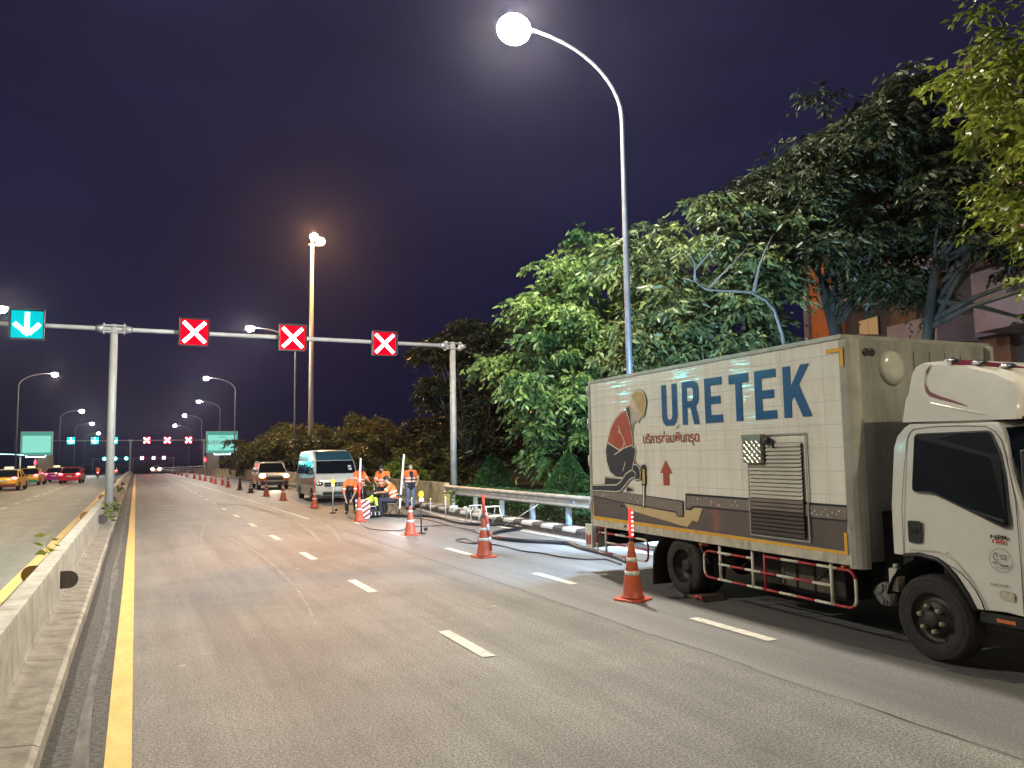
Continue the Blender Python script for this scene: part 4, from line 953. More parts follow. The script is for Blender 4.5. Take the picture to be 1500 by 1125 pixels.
# ================================================================ vegetation
def leaf_mesh(name, P, D, L, W, m, parent, lv=None):
    n = len(P); D = D/np.linalg.norm(D, axis=1, keepdims=True)
    R_ = rng.normal(size=(n, 3)); Sd = np.cross(D, R_); Sd /= np.linalg.norm(Sd, axis=1, keepdims=True)+1e-9
    Nn = np.cross(Sd, D); L = L[:, None]; W = W[:, None]
    v = np.empty((n, 4, 3)); v[:, 0] = P; v[:, 1] = P+D*L*.45+Sd*W*.5+Nn*W*.18; v[:, 2] = P+D*L; v[:, 3] = P+D*L*.45-Sd*W*.5+Nn*W*.18
    me = bpy.data.meshes.new(name); me.vertices.add(n*4); me.vertices.foreach_set('co', v.ravel())
    me.loops.add(n*6); me.polygons.add(n*2)
    base = (np.arange(n)*4)[:, None]; idx = np.concatenate([base+[0, 1, 2], base+[0, 2, 3]], 1).ravel()
    me.loops.foreach_set('vertex_index', idx); me.polygons.foreach_set('loop_start', np.arange(n*2)*3); me.polygons.foreach_set('loop_total', np.full(n*2, 3))
    a = me.attributes.new('lv', 'FLOAT', 'FACE')
    lv = rng.random(n) if lv is None else lv
    a.data.foreach_set('value', np.repeat(lv, 2).astype(np.float32)); me.update(); me.validate()
    me.materials.append(m); o = bpy.data.objects.new(name, me); COL.objects.link(o); o.parent = parent; return o
def crown(ells, nclump, rc, twigs, per, ll, lw, gap=.0, droop=.55, seed=0):
    """leaf positions: flattened clumps through the ellipsoids, each a burst of drooping sprays with leaves along them"""
    r = np.random.default_rng(seed); C_ = []; vol = [e[3]*e[4]*e[5] for e in ells]; vol = np.array(vol)**(.67); vol /= vol.sum()
    for e, f in zip(ells, vol):
        k = max(3, int(nclump*f)); d = r.normal(size=(k, 3)); d /= np.linalg.norm(d, axis=1, keepdims=True)
        rad = r.uniform(.22, 1.0, (k, 1))**.5*r.choice([.9, 1.0, 1.0, 1.28], (k, 1))
        C_.append(np.array(e[:3])+d*rad*np.array(e[3:6]))
    C_ = np.concatenate(C_); Ps = []; Ds = []; LV = []; SZ = []
    for c in C_:
        rr = rc*r.uniform(.45, 1.5); nt_ = max(5, int(twigs*(rr/rc)**1.6*r.uniform(.7, 1.2))); tone = r.uniform(0, .6); sz = r.uniform(.75, 1.2)
        d = r.normal(size=(nt_, 3)); d[:, 2] = d[:, 2]*.42+.12; d /= np.linalg.norm(d, axis=1, keepdims=True)
        for dd in d:
            k = max(4, int(per*r.uniform(.8, 1.7))); L = rr*r.uniform(.7, 1.35); u = np.linspace(.25, 1, k)[:, None]
            side = np.cross(dd, [0, 0, 1.]); side /= np.linalg.norm(side)+1e-6
            p = c+dd*L*u*np.array([1, 1, .8])-np.array([0, 0, 1.])*(u**2)*L*.38+r.normal(size=(k, 3))*.02
            sg = np.where(np.arange(k) % 2 == 0, 1., -1.)[:, None]
            a = dd*.55+side*sg*.75+r.normal(size=(k, 3))*.28; a[:, 2] -= droop*r.uniform(.5, 1.3, k)
            Ps.append(p); Ds.append(a); LV.append(np.clip(tone+r.uniform(0, .35, k)+.12*u[:, 0], 0, 1)); SZ.append(np.full(k, sz)*(1.1-.35*np.abs(u[:, 0]-.6)))
    P = np.concatenate(Ps); D = np.concatenate(Ds); n = len(P); SZ = np.concatenate(SZ)
    return C_, P, D, ll*SZ*r.uniform(.6, 1.2, n), lw*SZ*r.uniform(.75, 1.15, n), np.concatenate(LV)
def tree(name, label, cat, loc, trunk, ells, m, nclump=60, rc=.8, twigs=22, per=6, ll=.24, lw=.09, seed=0, group=None, droop=.55, r0=.2, flowers=0, stop=.55):
    t = thing(name, label, cat, loc, 0, group); C_, P, D, L, W_, LV = crown(ells, nclump, rc, twigs, per, ll, lw, droop=droop, seed=seed)
    leaf_mesh('crown', P, D, L, W_, m, t, LV)
    b = MB(); top = Vector(trunk[-1]); n = len(trunk)
    b.tube(trunk, [r0*(1-.45*i/max(1, n-1)) for i in range(n)], 10)
    r = random.Random(seed)
    lim = [c for c in C_]; r.shuffle(lim)
    for c in lim[:min(15 if stop < .8 else 40, max(8, int(len(lim)*stop)))]:
        c = Vector(c); s0 = Vector(trunk[-1-r.randrange(min(2, n-1))]).lerp(top, r.random()); mid = s0.lerp(c, .5)+Vector((r.uniform(-.25, .25), r.uniform(-.25, .25), r.uniform(-.1, .5)))
        d = (c-s0).length; q0 = min(r0*.42, .03+.012*d)
        pts = [s0, s0.lerp(mid, .5)+Vector((r.uniform(-.1,.1), r.uniform(-.1,.1), .08)), mid, mid.lerp(c, .6)+Vector((r.uniform(-.15,.15), r.uniform(-.15,.15), 0)), c]
        b.tube(pts, [q0, q0*.8, q0*.55, q0*.32, q0*.15], 6)
        for k in range(2):
            e_ = mid.lerp(c, .4)+Vector((r.uniform(-.8,.8), r.uniform(-.8,.8), r.uniform(-.2,.7))); b.tube([mid, mid.lerp(e_, .5)+Vector((0,0,.06)), e_], [q0*.4, q0*.25, q0*.1], 5)
    b.build('trunk', M['bark'], t, fix=False)
    if flowers:
        f = MB()
        for i in range(flowers):
            p = P[r.randrange(len(P))]
            for k in range(5): f.ball((p[0]+r.uniform(-.06,.06), p[1]+r.uniform(-.06,.06), p[2]+r.uniform(-.06,.06)), .028, 6, 4)
        f.build('blossom', M['flower'], t, fix=False)
    return t
# big green tree right behind the lamp pole, left part of the mass (local coordinates = world minus loc)
tree('broadleaf_tree', 'large bright green tree left of the blue-lit lamp pole', 'tree', (14.2, 21.5, .1),
     [(0,0,0),(.1,0,1.2),(.0,.1,2.4),(-.2,.2,3.6)],
     [(-.6,.3,7.3,2.3,2.4,1.9),(-1.9,.4,5.2,1.9,2.2,2.0),(.8,-.6,5.9,2.2,2.2,2.4),(-1.6,.6,3.1,1.6,1.8,1.3),(.6,-1.0,3.1,1.9,2.0,1.5)],
     M['leaf'], 200, .68, 17, 8, .28, .11, 3, 'broadleaf trees behind the guardrail', r0=.2, stop=.2, droop=.85)
T2 = tree('broadleaf_tree', 'green tree between the lamp pole and the box roof with a bare forked branch', 'tree', (15.0, 16.2, .1),
     [(0,0,0),(.0,-.1,1.5),(-.3,-.4,3.1),(-.6,-.8,4.3)],
     [(-1.5,.4,7.0,2.0,2.0,1.6),(-.6,-1.5,7.4,1.7,1.6,1.3),(-2.0,.8,4.9,1.5,1.6,1.6),(-.4,-1.0,5.6,1.3,1.3,1.3),(-.4,.9,3.3,1.7,1.7,1.2),(.0,-.3,3.8,1.1,1.2,1.1)],
     M['leaf_ol'], 195, .62, 17, 8, .24, .085, 11, 'broadleaf trees behind the guardrail', r0=.17, stop=.2, droop=.8)
BR = mat('pale bark', (.085, .08, .07), .8, scale=8, var=.2)
b = MB()
for pts_, r_ in (([(-1.3,-2.6,2.9),(-1.8,-3.3,3.8),(-2.1,-3.53,4.41),(-2.27,-3.5,4.94),(-2.45,-3.44,5.17),(-2.76,-3.31,5.36),(-3.31,-3.04,5.40),(-3.66,-2.87,5.44),(-3.89,-2.78,5.62),(-4.13,-2.67,5.69)], .052), ([(-3.89,-2.78,5.62),(-3.9,-2.82,6.03),(-4.08,-2.75,6.3)], .032), ([(-2.70,-3.33,5.36),(-2.61,-3.44,5.9),(-2.48,-3.53,6.3),(-2.2,-3.5,6.7)], .04), ([(-3.61,-2.9,5.47),(-3.12,-3.2,6.02),(-2.78,-3.4,6.45)], .025), ([(-3.89,-2.81,5.88),(-3.54,-3.03,6.33),(-3.3,-3.15,6.65)], .022)):
    b.tube(pts_, [r_*(1-.75*i/(len(pts_)-1)) for i in range(len(pts_))], 8)
b.build('bare_limb', BR, T2)
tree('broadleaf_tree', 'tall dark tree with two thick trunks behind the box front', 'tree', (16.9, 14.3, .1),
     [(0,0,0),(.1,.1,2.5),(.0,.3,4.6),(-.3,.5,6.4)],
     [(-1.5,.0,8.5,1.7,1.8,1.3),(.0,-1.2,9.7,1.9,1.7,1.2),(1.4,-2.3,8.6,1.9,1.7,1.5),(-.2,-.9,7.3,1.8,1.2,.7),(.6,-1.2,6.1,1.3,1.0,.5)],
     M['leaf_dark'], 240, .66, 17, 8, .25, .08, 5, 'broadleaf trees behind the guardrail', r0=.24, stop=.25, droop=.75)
tree('broadleaf_tree', 'dark slim-trunked tree in front of the apartment balconies', 'tree', (17.6, 12.4, .1),
     [(0,0,0),(-.1,.0,2.6),(-.35,-.1,4.4),(-.3,-.4,6.2)],
     [(.4,-1.2,7.8,1.7,1.5,1.1),(1.6,-2.8,6.7,1.5,1.4,1.2),(1.3,-3.3,4.9,1.6,1.2,.8),(1.8,-2.4,8.9,1.6,1.5,1.2)],
     M['leaf_dark'], 110, .55, 15, 8, .25, .08, 6, 'broadleaf trees behind the guardrail', r0=.2, stop=.3, droop=.75)
tree('blossoming_tree', 'yellow-green lit tree with pink blossom overhanging the top right corner', 'tree', (13.2, 3.6, .1),
     [(0,0,0),(-.1,0,2.0),(-.2,.3,3.6),(-.4,.8,5.0)],
     [(-1.55,2.55,5.55,.85,.95,1.2),(-2.6,2.1,6.6,1.0,1.1,1.15),(-.6,1.6,6.7,1.7,1.6,1.7),(-2.3,1.2,8.0,1.5,1.4,1.3),(.6,.3,5.4,1.5,1.5,1.4)],
     M['leaf_yel'], 210, .42, 16, 8, .16, .065, 9, r0=.17, flowers=150)
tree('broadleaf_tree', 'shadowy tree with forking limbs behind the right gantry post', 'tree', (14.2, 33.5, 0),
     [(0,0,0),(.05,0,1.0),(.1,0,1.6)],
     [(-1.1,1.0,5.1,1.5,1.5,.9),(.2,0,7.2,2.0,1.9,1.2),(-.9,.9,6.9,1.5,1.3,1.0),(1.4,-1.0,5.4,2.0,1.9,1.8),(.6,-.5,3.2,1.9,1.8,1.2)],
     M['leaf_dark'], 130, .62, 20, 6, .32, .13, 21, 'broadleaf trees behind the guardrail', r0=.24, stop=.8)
# shrubs and rounded trees lit orange by the mast
mid = [((14.6, 47, 0), [(0,0,2.2,2.4,2.4,1.5),(-.9,1,1.4,2,2,1.2)], 'orange-lit rounded shrub tree behind the standing workers', 41),
       ((15.2, 38, 0), [(-.3,0,1.9,2.0,2.4,1.5),(.6,-1.4,2.5,1.8,1.8,1.4),(-.9,-3,1.5,1.3,1.8,1.1)], 'golden-brown lit shrub tree left of the right gantry post', 42),
       ((12.9, 57, -.1), [(0,0,2.3,2.6,2.2,1.6),(1.5,-1,3.0,2.2,2,1.6)], 'olive shrub tree directly behind the parked minibus', 43),
       ((11.9, 68, -.1), [(-1,0,2.6,2.3,2.6,1.7),(1.2,0,3.7,2.4,2.4,1.5)], 'wide olive tree behind the parked pickup', 44),
       ((9.9+2, 80, -.1), [(-1.2,0,2.6,2.2,2.6,2.0),(1.4,0,3.6,2.4,2.4,1.7)], 'feathery olive tree beside the right green signboard', 45),
       ((17.2, 62, -.1), [(0,0,3.6,2.8,2.6,1.9),(-1,-1,2.2,2.4,2.4,1.5)], 'dark olive tree just right of the tall mast', 46),
       ((19.5, 52, 0), [(0,0,3.4,3,2.6,1.9)], 'dim tree crown far behind the thin dark pole', 47),
       ((18.5, 42, 0), [(0,0,2.7,2.8,2.6,2.2)], 'dim tree behind the golden-brown shrub tree', 48),
       ((17.5, 27, 0), [(0,0,2.3,2.4,3.0,2.2)], 'shaded tree behind the two clipped cone shrubs', 49),
       ((-15.2, 88, -.1), [(0,0,3.5,2.8,3,2.2),(1.6,-2,2.5,1.8,2.4,1.6)], 'dark tree at the left edge behind the left street lamp', 50)]
for loc, el, lb, sd in mid:
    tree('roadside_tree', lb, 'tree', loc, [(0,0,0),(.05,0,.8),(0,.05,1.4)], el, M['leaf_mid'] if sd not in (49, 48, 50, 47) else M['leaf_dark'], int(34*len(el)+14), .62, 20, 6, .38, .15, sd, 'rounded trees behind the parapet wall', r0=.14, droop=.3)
def bush(name, label, cat, loc, r_, n, m, ll, lw, seed, group=None, profile=None, hgt=1.9, rad=.8):
    t = thing(name, label, cat, loc, 0, group); rr = np.random.default_rng(seed)
    z = rr.uniform(0.02, 1, n); a = rr.uniform(0, 2*PI, n); pr = np.interp(z, [0, .25, .6, .85, 1], [.82, 1, .68, .32, .03])*rad
    pr = pr*(1+.06*np.sin(a*5+z*9)+.04*np.sin(a*11-z*17))*rr.uniform(.86, 1.03, n)
    P = np.stack([pr*np.cos(a), pr*np.sin(a), z*hgt], 1); D = np.stack([np.cos(a), np.sin(a), np.full(n, .5)], 1)+rr.normal(size=(n, 3))*.55
    leaf_mesh('foliage', P, D, ll*rr.uniform(.6, 1.3, n), lw*rr.uniform(.7, 1.2, n), m, t)
    b = MB(); b.tube([(0,0,0),(.02,0,hgt*.5),(0,0,hgt*.85)], [.05,.04,.01], 7); b.build('stem', M['bark'], t); return t
for y, x, lb, sd in ((26.2, 11.9, 'clipped cone-shaped shrub just right of the gantry post', 61), (20.6, 11.9, 'clipped cone-shaped shrub nearer the truck', 62), (15.6, 12.0, 'clipped cone-shaped shrub half hidden by the truck box', 63)):
    bush('cone_shrub', lb, 'shrub', (x, y, 0.05), 0, 9000, M['leaf_fine'], .075, .035, sd, 'clipped cone shrubs behind the guardrail', hgt=1.88, rad=.82)
bush('shrub', 'yellow-lit leafy bush behind the standing workers', 'shrub', (11.6, 36.2, 0), 0, 3200, M['leaf_yel'], .20, .09, 64, hgt=1.75, rad=1.7)
# hedge behind guardrail
t = thing('hedge', 'low dark clipped hedge under the guardrail', 'hedge', (10.9, 16, .05))
n = 26000; yy = rng.uniform(-9, 10.5, n); a = rng.uniform(0, PI, n); rx = .55*(1+.06*np.sin(yy*3.1)); P = np.stack([-np.cos(a)*rx*np.sign(1), yy, np.sin(a)**.6*.74*(1+.05*np.sin(yy*2.3+a*3))], 1)
D = np.stack([-np.cos(a), np.zeros(n), np.sin(a)], 1)+rng.normal(size=(n, 3))*.6
leaf_mesh('foliage', P, D, .085*rng.uniform(.6, 1.3, n), .045*rng.uniform(.7, 1.2, n), M['leaf_fine'], t)
b = MB(); b.box(-.40, .40, -9, 10.4, 0, .5); b.build('twig_core', M['bark'], t)
# weeds on the median
def weed(loc, label, h, n, seed, ll=.12, spread=.1):
    t = thing('weed_plant', label, 'plant', loc, 0, 'weeds growing on the median barrier'); r = np.random.default_rng(seed)
    b = MB(); pts = [(0,0,0)]+[(spread*.3*math.sin(i*1.3+seed), spread*.3*math.cos(i*1.7), h*i/6) for i in range(1, 7)]
    b.tube(pts, [.006-.0008*i for i in range(7)], 5); b.build('stem', mat('weed stem', (.12,.13,.05), .7), t)
    P = []; D = []
    for i in range(n):
        q = r.uniform(.25, 1); k = min(5, int(q*6)); p = np.array(pts[k])*(1-(q*6-k))+np.array(pts[k+1])*(q*6-k) if k < 6 else np.array(pts[6])
        a = r.uniform(0, 2*PI); d = np.array([math.cos(a), math.sin(a), r.uniform(-.5, .4)]); P.append(p+d*spread*r.uniform(0, .6)); D.append(d)
    P = np.array(P); D = np.array(D); leaf_mesh('leaves', P, D, ll*r.uniform(.6, 1.2, n), ll*.42*r.uniform(.7, 1.2, n), M['leaf_yel'], t)
weed((-1.11, 13.2, .52), 'leafy weed sprouting beside the near barrier top', .42, 13, 1, .17, .12)
weed((-1.12, 11.0, .45), 'dry thin weed stalk beside the barrier', .22, 4, 2, .05, .05)
weed((-.62, 24.9, .12), 'bushy weed on the barrier footing below the gantry post', .65, 120, 3, .15, .24)
weed((-.62, 29.5, .12), 'second bushy weed just past the gantry post', .5, 70, 4, .14, .2)
weed((-.66, 45, .10), 'small far weed growing against the barrier', .6, 60, 5, .16, .22)
weed((9.62, 24.6, .2), 'small leafy weed at the end of the guardrail near the stakes', .55, 60, 6, .16, .2)

# ================================================================ apartment building
ab = thing('apartment_building', 'lilac apartment block with balconies and an orange wall strip, seen through the trees', 'building', (36.2, 33.8, 0), math.atan2(-.962, -.274))
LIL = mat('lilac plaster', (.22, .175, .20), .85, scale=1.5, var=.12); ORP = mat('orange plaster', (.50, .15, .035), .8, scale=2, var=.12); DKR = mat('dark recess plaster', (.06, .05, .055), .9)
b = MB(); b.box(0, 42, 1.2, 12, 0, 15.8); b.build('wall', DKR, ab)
b = MB(); b.box(-.2, 42.2, 1.0, 12.2, 15.8, 16.2); b.build('roof', LIL, ab)
b = MB(); b.box(0, .5, .0, 1.2, 0, 15.8); b.build('end_wall', LIL, ab)
b = MB(); b.box(.5, 2.3, .15, 1.2, 0, 15.8); b.build('orange_strip', ORP, ab)
LITP = glow('warm lit plaster pane', (1.0, .62, .28), .28); WG = M['glass']
for fl_ in range(5):
    z = .6+3.1*fl_
    b = MB(); b.box(.08, .42, -.03, -.002, z+.5, z+1.9); f = b.build('window', M['black'], ab); b = MB(); b.box(.11, .20, -.05, -.032, z+.55, z+1.85); b.box(.23, .39, -.05, -.032, z+.55, z+1.85); b.build('pane', LITP if fl_ in (2, 3) else WG, f)
    for k in range(7):
        x0 = 3.2+5.6*k
        b = MB(); b.box(x0, x0+3.4, -.9, 1.2, z-.12, z+.05); b.box(x0, x0+3.4, -.9, -.78, z+.05, z+1.05); b.box(x0, x0+.12, -.78, 1.2, z+.05, z+1.05); b.box(x0+3.28, x0+3.4, -.78, 1.2, z+.05, z+1.05)
        b.build('balcony', LIL, ab)
        b = MB(); b.box(x0+3.5, x0+5.4, .9, 1.19, z+.0, z+2.9); b.build('pier', LIL if (k+fl_) % 2 else mat('brown plaster', (.13,.07,.045), .85) if not bpy.data.materials.get('brown plaster') else bpy.data.materials['brown plaster'], ab)
        b = MB(); b.box(x0+.5, x0+2.2, 1.12, 1.195, z+.1, z+2.3); f = b.build('window', M['black'], ab)
        b = MB(); b.box(x0+.56, x0+1.32, 1.09, 1.118, z+.16, z+2.24); b.box(x0+1.38, x0+2.14, 1.09, 1.118, z+.16, z+2.24); b.build('pane', LITP if (k*3+fl_*5) % 7 in (0, 3) else WG, f)
lamp('facade_fill', 'POINT', (20, -7, 4.0), 260, (.92, .74, .85), ab, .3); lamp('facade_fill', 'POINT', (3, -6, 3.0), 900, (1, .66, .40), ab, .3)  # fill lights added to brighten the facade, no fixtures stand there
t = thing('low_building', 'low pinkish building with a pitched gable just left of the orange wall strip', 'building', (31.5, 36.5, 0), math.atan2(-.962, -.274))
b = MB(); b.prism([(0,0),(3.4,0),(3.4,7.6),(0,6.6)], lambda u, v, w_: (u, w_, v), 0, 5); b.build('wall', mat('pink plaster', (.40,.24,.20), .85, scale=2, var=.12), t)
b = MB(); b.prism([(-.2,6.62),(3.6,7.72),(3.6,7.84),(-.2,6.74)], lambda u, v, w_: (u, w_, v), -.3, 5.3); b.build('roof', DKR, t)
b = MB(); b.box(2.2, 3.0, -.04, -.002, 3.4, 6.0); b.build('window', M['black'], t)

# ================================================================ vehicles
def car(name, label, cat, loc, rz, prof, gl, w_, bodym, roofm, wheels, front=True, wr=.33, group=None, lit='head', glassm=None, lower=None, lampz=.75, lwid=.30, sz=.16, plate=True):
    """prof: side outline (y,z) of the body below the glass; gl: (y,z) outline of the cabin; local -y is the nose"""
    t = thing(name, label, cat, loc, rz, group); hw = w_/2
    b = MB(); rings = []
    for x, k in ((-1, .93), (-.97, .975), (-.86, 1), (-.4, 1.0), (.4, 1.0), (.86, 1), (.97, .975), (1, .93)):
        cy = sum(p[0] for p in prof)/len(prof); cz = .62
        e_ = .12*max(0, abs(x)-.55)/.45
        rings.append([(x*hw, cy+(y-cy)*(k*(1-.05*max(0, abs(x)-.5)*2)), cz+(z-cz)*k) for y, z in prof])
    b.loft(rings, True, True, True); body = b.build('body', bodym, t)
    (a, zb), (a2, zt), (c2, zt2), (c, zb2) = gl; tw = hw*.78; bw_ = hw*.955
    b = MB(); v = [(-bw_, a, zb), (bw_, a, zb), (bw_, c, zb2), (-bw_, c, zb2), (-tw, a2, zt), (tw, a2, zt), (tw, c2, zt2), (-tw, c2, zt2)]
    b.add(v, [(0,3,2,1),(4,5,6,7),(0,1,5,4),(1,2,6,5),(2,3,7,6),(3,0,4,7)]); b.build('windows', glassm or M['glass'], t, bevel=.03)
    b = MB(); r_ = []
    for x, dz in ((-1.03, -.05), (-.9, .02), (-.5, .05), (.5, .05), (.9, .02), (1.03, -.05)): r_.append([(x*tw, a2-.02, zt+dz-.045), (x*tw, a2-.02, zt+dz), (x*tw, (a2+c2)/2, zt+dz+.03), (x*tw, c2+.02, zt2+dz), (x*tw, c2+.02, zt2+dz-.045)])
    b.loft(r_); b.build('roof', roofm, t)
    b = MB()
    for sx_ in (-1, 1):
        for (y0, z0, y1, z1) in ((a, zb, a2, zt), (c, zb2, c2, zt2)): b.tube([(sx_*bw_, y0, z0-.02), (sx_*tw, y1, z1)], .038, 6)
        ym = (a2+c2)/2; b.tube([(sx_*(bw_+.003), ym, zb), (sx_*(tw+.004), ym, zt)], .03, 6)
    b.build('pillars', bodym, t)
    for y in wheels:
        for sx_ in (-1, 1):
            q = MB(); q.lathe([(wr*.62, 0), (wr*.9, -.01), (wr, .03), (wr, .17), (wr*.9, .2), (wr*.62, .2)], (0, y, wr), 24, 'x')
            o = q.build('wheel', M['rubber'], t); o.location = (-hw-.01 if sx_ < 0 else hw-.19, 0, 0)
            q = MB(); q.lathe([(wr*.62, .02), (wr*.3, .03), (.02, .01)], (0, y, wr), 12, 'x'); q.lathe([(wr*.62, .18), (wr*.3, .17), (.02, .19)], (0, y, wr), 12, 'x'); q.build('rim', M['galv'], o)
    y0 = min(p[0] for p in prof); y1 = max(p[0] for p in prof)
    H_ = bpy.data.materials.get('lit headlamp') or glow('lit headlamp', (1, .92, .75), 22); T_ = bpy.data.materials.get('lit tail lamp') or glow('lit tail lamp', (1, .10, .12), 11)
    for sx_ in (-1, 1):
        q = MB(); q.ball((sx_*hw*.76, y0+.10, lampz), sz, 12, 7, (1.1, .6, .62)); q.build('headlight', H_ if lit == 'head' else M['chrome'], t)
        q = MB(); q.ball((sx_*hw*.80, y1-.09, lampz+.12), sz, 12, 7, (1.15, .55, .6)); q.build('taillight', T_ if lit == 'tail' else M['redp'], t)
        q = MB(); q.ball((sx_*(hw+.09), a+.25, zb+.08), .09, 10, 6, (1, .5, .7)); q.build('wing_mirror', M['black'], t)
    q = MB(); q.box(-hw*.55, hw*.55, y0-.015, y0+.08, .58, .72); q.box(-hw*.8, hw*.8, y0-.02, y0+.08, .28, .40); q.build('grille', M['black'], t, bevel=.01)
    q = MB(); q.box(-.2, .2, y0-.035, y0-.02, .44, .55); q.box(-.2, .2, y1+.005, y1+.02, .62, .74); q.build('number_plate', M['reflw'], t)
    q = MB(); q.box(-hw*.92, hw*.92, y1-.1, y1+.015, .28, .48); q.build('rear_bumper', lower or bodym, t, bevel=.03)
    return t
SILV = mat('silver van paint', (.62, .64, .60), .25, scale=2, var=.05, coat=.5)
# ---- minibus
def minibus():
    t = thing('minibus', 'silver high-roof minibus parked facing the viewer behind the workers', 'minibus', (7.86, 33.5, 0), -.03)
    hw = .94; prof = [(.02,.30),(-.0,.55),(.03,.86),(.10,1.10),(.20,1.18),(.62,1.78),(.86,1.98),(1.3,2.24),(1.9,2.28),(4.9,2.26),(5.15,2.15),(5.25,1.2),(5.25,.35),(5.1,.28),(.15,.26)]
    b = MB(); rings = []
    for x, k in ((-1, 1), (-.985, .6), (-.9, .25), (-.7, .08), (-.3, 0), (.3, 0), (.7, .08), (.9, .25), (.985, .6), (1, 1)):
        rr = []
        for y, z in prof:
            ins = .14*max(0, z-1.1)/1.15
            yy = y+.10*k*(1 if y < 1.4 else -.3)
            rr.append((x*(hw-ins), yy, z-(.10*k if z > 1.9 else 0)))
        rings.append(rr)
    b.loft(rings, True, True, True); b.build('body', SILV, t)
    G = M['glass']
    VX = ((-.93, .33), (-.9, .25), (-.7, .08), (-.3, 0), (.3, 0), (.7, .08), (.9, .25), (.93, .33))
    def vsheet(name, pts_, m_, off):
        b = MB(); b.loft([[(x*(hw-.14*max(0, z-1.1)/1.15), y+.10*k-off, z-(.10*k if z > 1.9 else 0)+off*.4) for y, z in pts_] for x, k in VX], False, False); return b.build(name, m_, t)
    vsheet('windscreen', [(.235,1.23),(.62,1.78)], G, .022)
    BLUEC = mat('teal roof front', (.03,.10,.14), .2, scale=3, coat=.5)
    vsheet('roof_front', [(.65,1.81),(.86,1.98),(1.25,2.21)], BLUEC, .014)
    for sx_ in (-1, 1):
        b = MB(); X_ = lambda z: sx_*(hw-.14*max(0, z-1.1)/1.15+.004)
        for ya, yb, yt in ((.62, 1.55, .95), (1.65, 2.9, 1.65), (3.0, 4.9, 3.0)):
            b.add([(X_(1.2), ya, 1.2), (X_(1.2), yb, 1.2), (X_(1.75), yb, 1.75), (X_(1.75), yt, 1.75)], [(0,1,2,3)])
        b.build('side_windows', G, t)
        b = MB(); b.add([(X_(.75), .6, .72), (X_(.75), 4.2, .74), (X_(1.0), 4.2, .98), (X_(1.0), .9, 1.06)], [(0,1,2,3)]); b.add([(X_(1.0)+sx_*.003, .9, .86), (X_(1.0)+sx_*.003, 1.5, .86), (X_(1.0)+sx_*.003, 1.5, .94), (X_(1.0)+sx_*.003, .9, .94)], [(0,1,2,3)])
        b.build('side_stripe', mat('orange grey stripe', (.42,.20,.12), .4) if sx_ < 0 else bpy.data.materials['orange grey stripe'], t)
        for y in (.95, 4.2):
            q = MB(); q.lathe([(.2, 0), (.29, -.01), (.33, .03), (.33, .17), (.29, .2), (.2, .2)], (sx_*hw-(.0 if sx_ < 0 else .19)-.01, y, .33), 24, 'x'); o = q.build('wheel', M['rubber'], t)
            q = MB(); q.lathe([(.2, .015), (.1, .0), (.02, -.01)] if sx_ < 0 else [(.2, .19), (.02, .2)], (sx_*hw-(.0 if sx_ < 0 else .19)-.01, y, .33), 14, 'x'); q.build('rim', M['galv'], o)
        q = MB(); q.ball((sx_*.74, .07, .80), .15, 12, 7, (1.1, .5, .75)); q.build('headlight', M['chrome'], t)
        q = MB(); q.tube([(sx_*.9, .45, 1.25), (sx_*1.05, .38, 1.25)], .02, 6); q.box(sx_*1.08-.09, sx_*1.08+.09, .34, .40, 1.18, 1.42); q.build('wing_mirror', M['black'], t, bevel=.02)
    q = MB(); q.box(-.55, .55, -.035, .06, .70, .86); q.box(-.62, .62, -.04, .06, .34, .46); q.build('grille', M['black'], t, bevel=.01)
    q = MB(); q.box(-.6, .6, -.045, -.034, .765, .79); q.ball((0, -.05, .78), .06, 10, 6, (1.2, .3, .8)); q.build('grille_trim', M['chrome'], t)
    q = MB(); q.box(-.22, .22, -.05, -.03, .50, .62); q.build('number_plate', M['reflw'], t)
    q = MB(); q.box(-.9, .9, .03, .3, .2, .34); q.build('underside', M['black'], t)
    q = MB()
    for x in (-.3, .25): q.tube([(x, .22, 1.20), (x+.38, .28, 1.30)], .008, 5)
    q.build('wipers', M['black'], t)
    q = MB(); q.box(.52, .66, .37, .38, 1.50, 1.58); q.box(.54, .68, .31, .32, 1.38, 1.47); q.build('windscreen_stickers', M['reflw'], t)
    return t
minibus()
RED = mat('red car paint', (.50, .02, .05), .25, scale=2, var=.05, coat=.6); YELC = mat('yellow taxi paint', (.70, .42, .03), .28, scale=2, var=.05, coat=.5); GRN = mat('green taxi paint', (.02, .28, .14), .28, scale=2, var=.05, coat=.5)
PNK = mat('magenta taxi paint', (.55, .04, .42), .25, scale=2, var=.05, coat=.6); BLU = mat('dark two-tone paint', (.22, .05, .03), .3, scale=2, coat=.5)
TEAL = mat('orange white van paint', (.60, .36, .22), .3, scale=2, var=.1, coat=.4)
suvp = [(0,.32),(-.03,.6),(.02,.86),(.25,.98),(1.25,1.06),(4.4,1.06),(4.75,.95),(4.8,.45),(4.65,.32),(.3,.28)]
car('suv', 'orange and white pickup-style wagon with headlights on, parked behind the minibus', 'car', (7.72, 49.5, zr(49.5)), -.03, suvp, ((1.0,1.03),(1.75,1.62),(4.2,1.64),(4.7,1.03)), 1.82, PW, PW, (.95, 3.85), wr=.38, lit='head', sz=.17, lampz=.84)
t = [o for o in COL.objects if o.name == 'suv'][0]; ORG = mat('orange car wrap', (.70, .24, .05), .3, scale=3, coat=.4)
for sx_ in (-1, 1):
    b = MB(); b.ball((sx_*.68, .10, .66), .22, 12, 8, (1.05, .55, .8)); b.build('bumper_corner', ORG, t)
    b = MB(); b.box(sx_*.915-.008, sx_*.915+.008, .35, 4.3, .50, .86); b.build('side_wrap', ORG, t, bevel=.006)
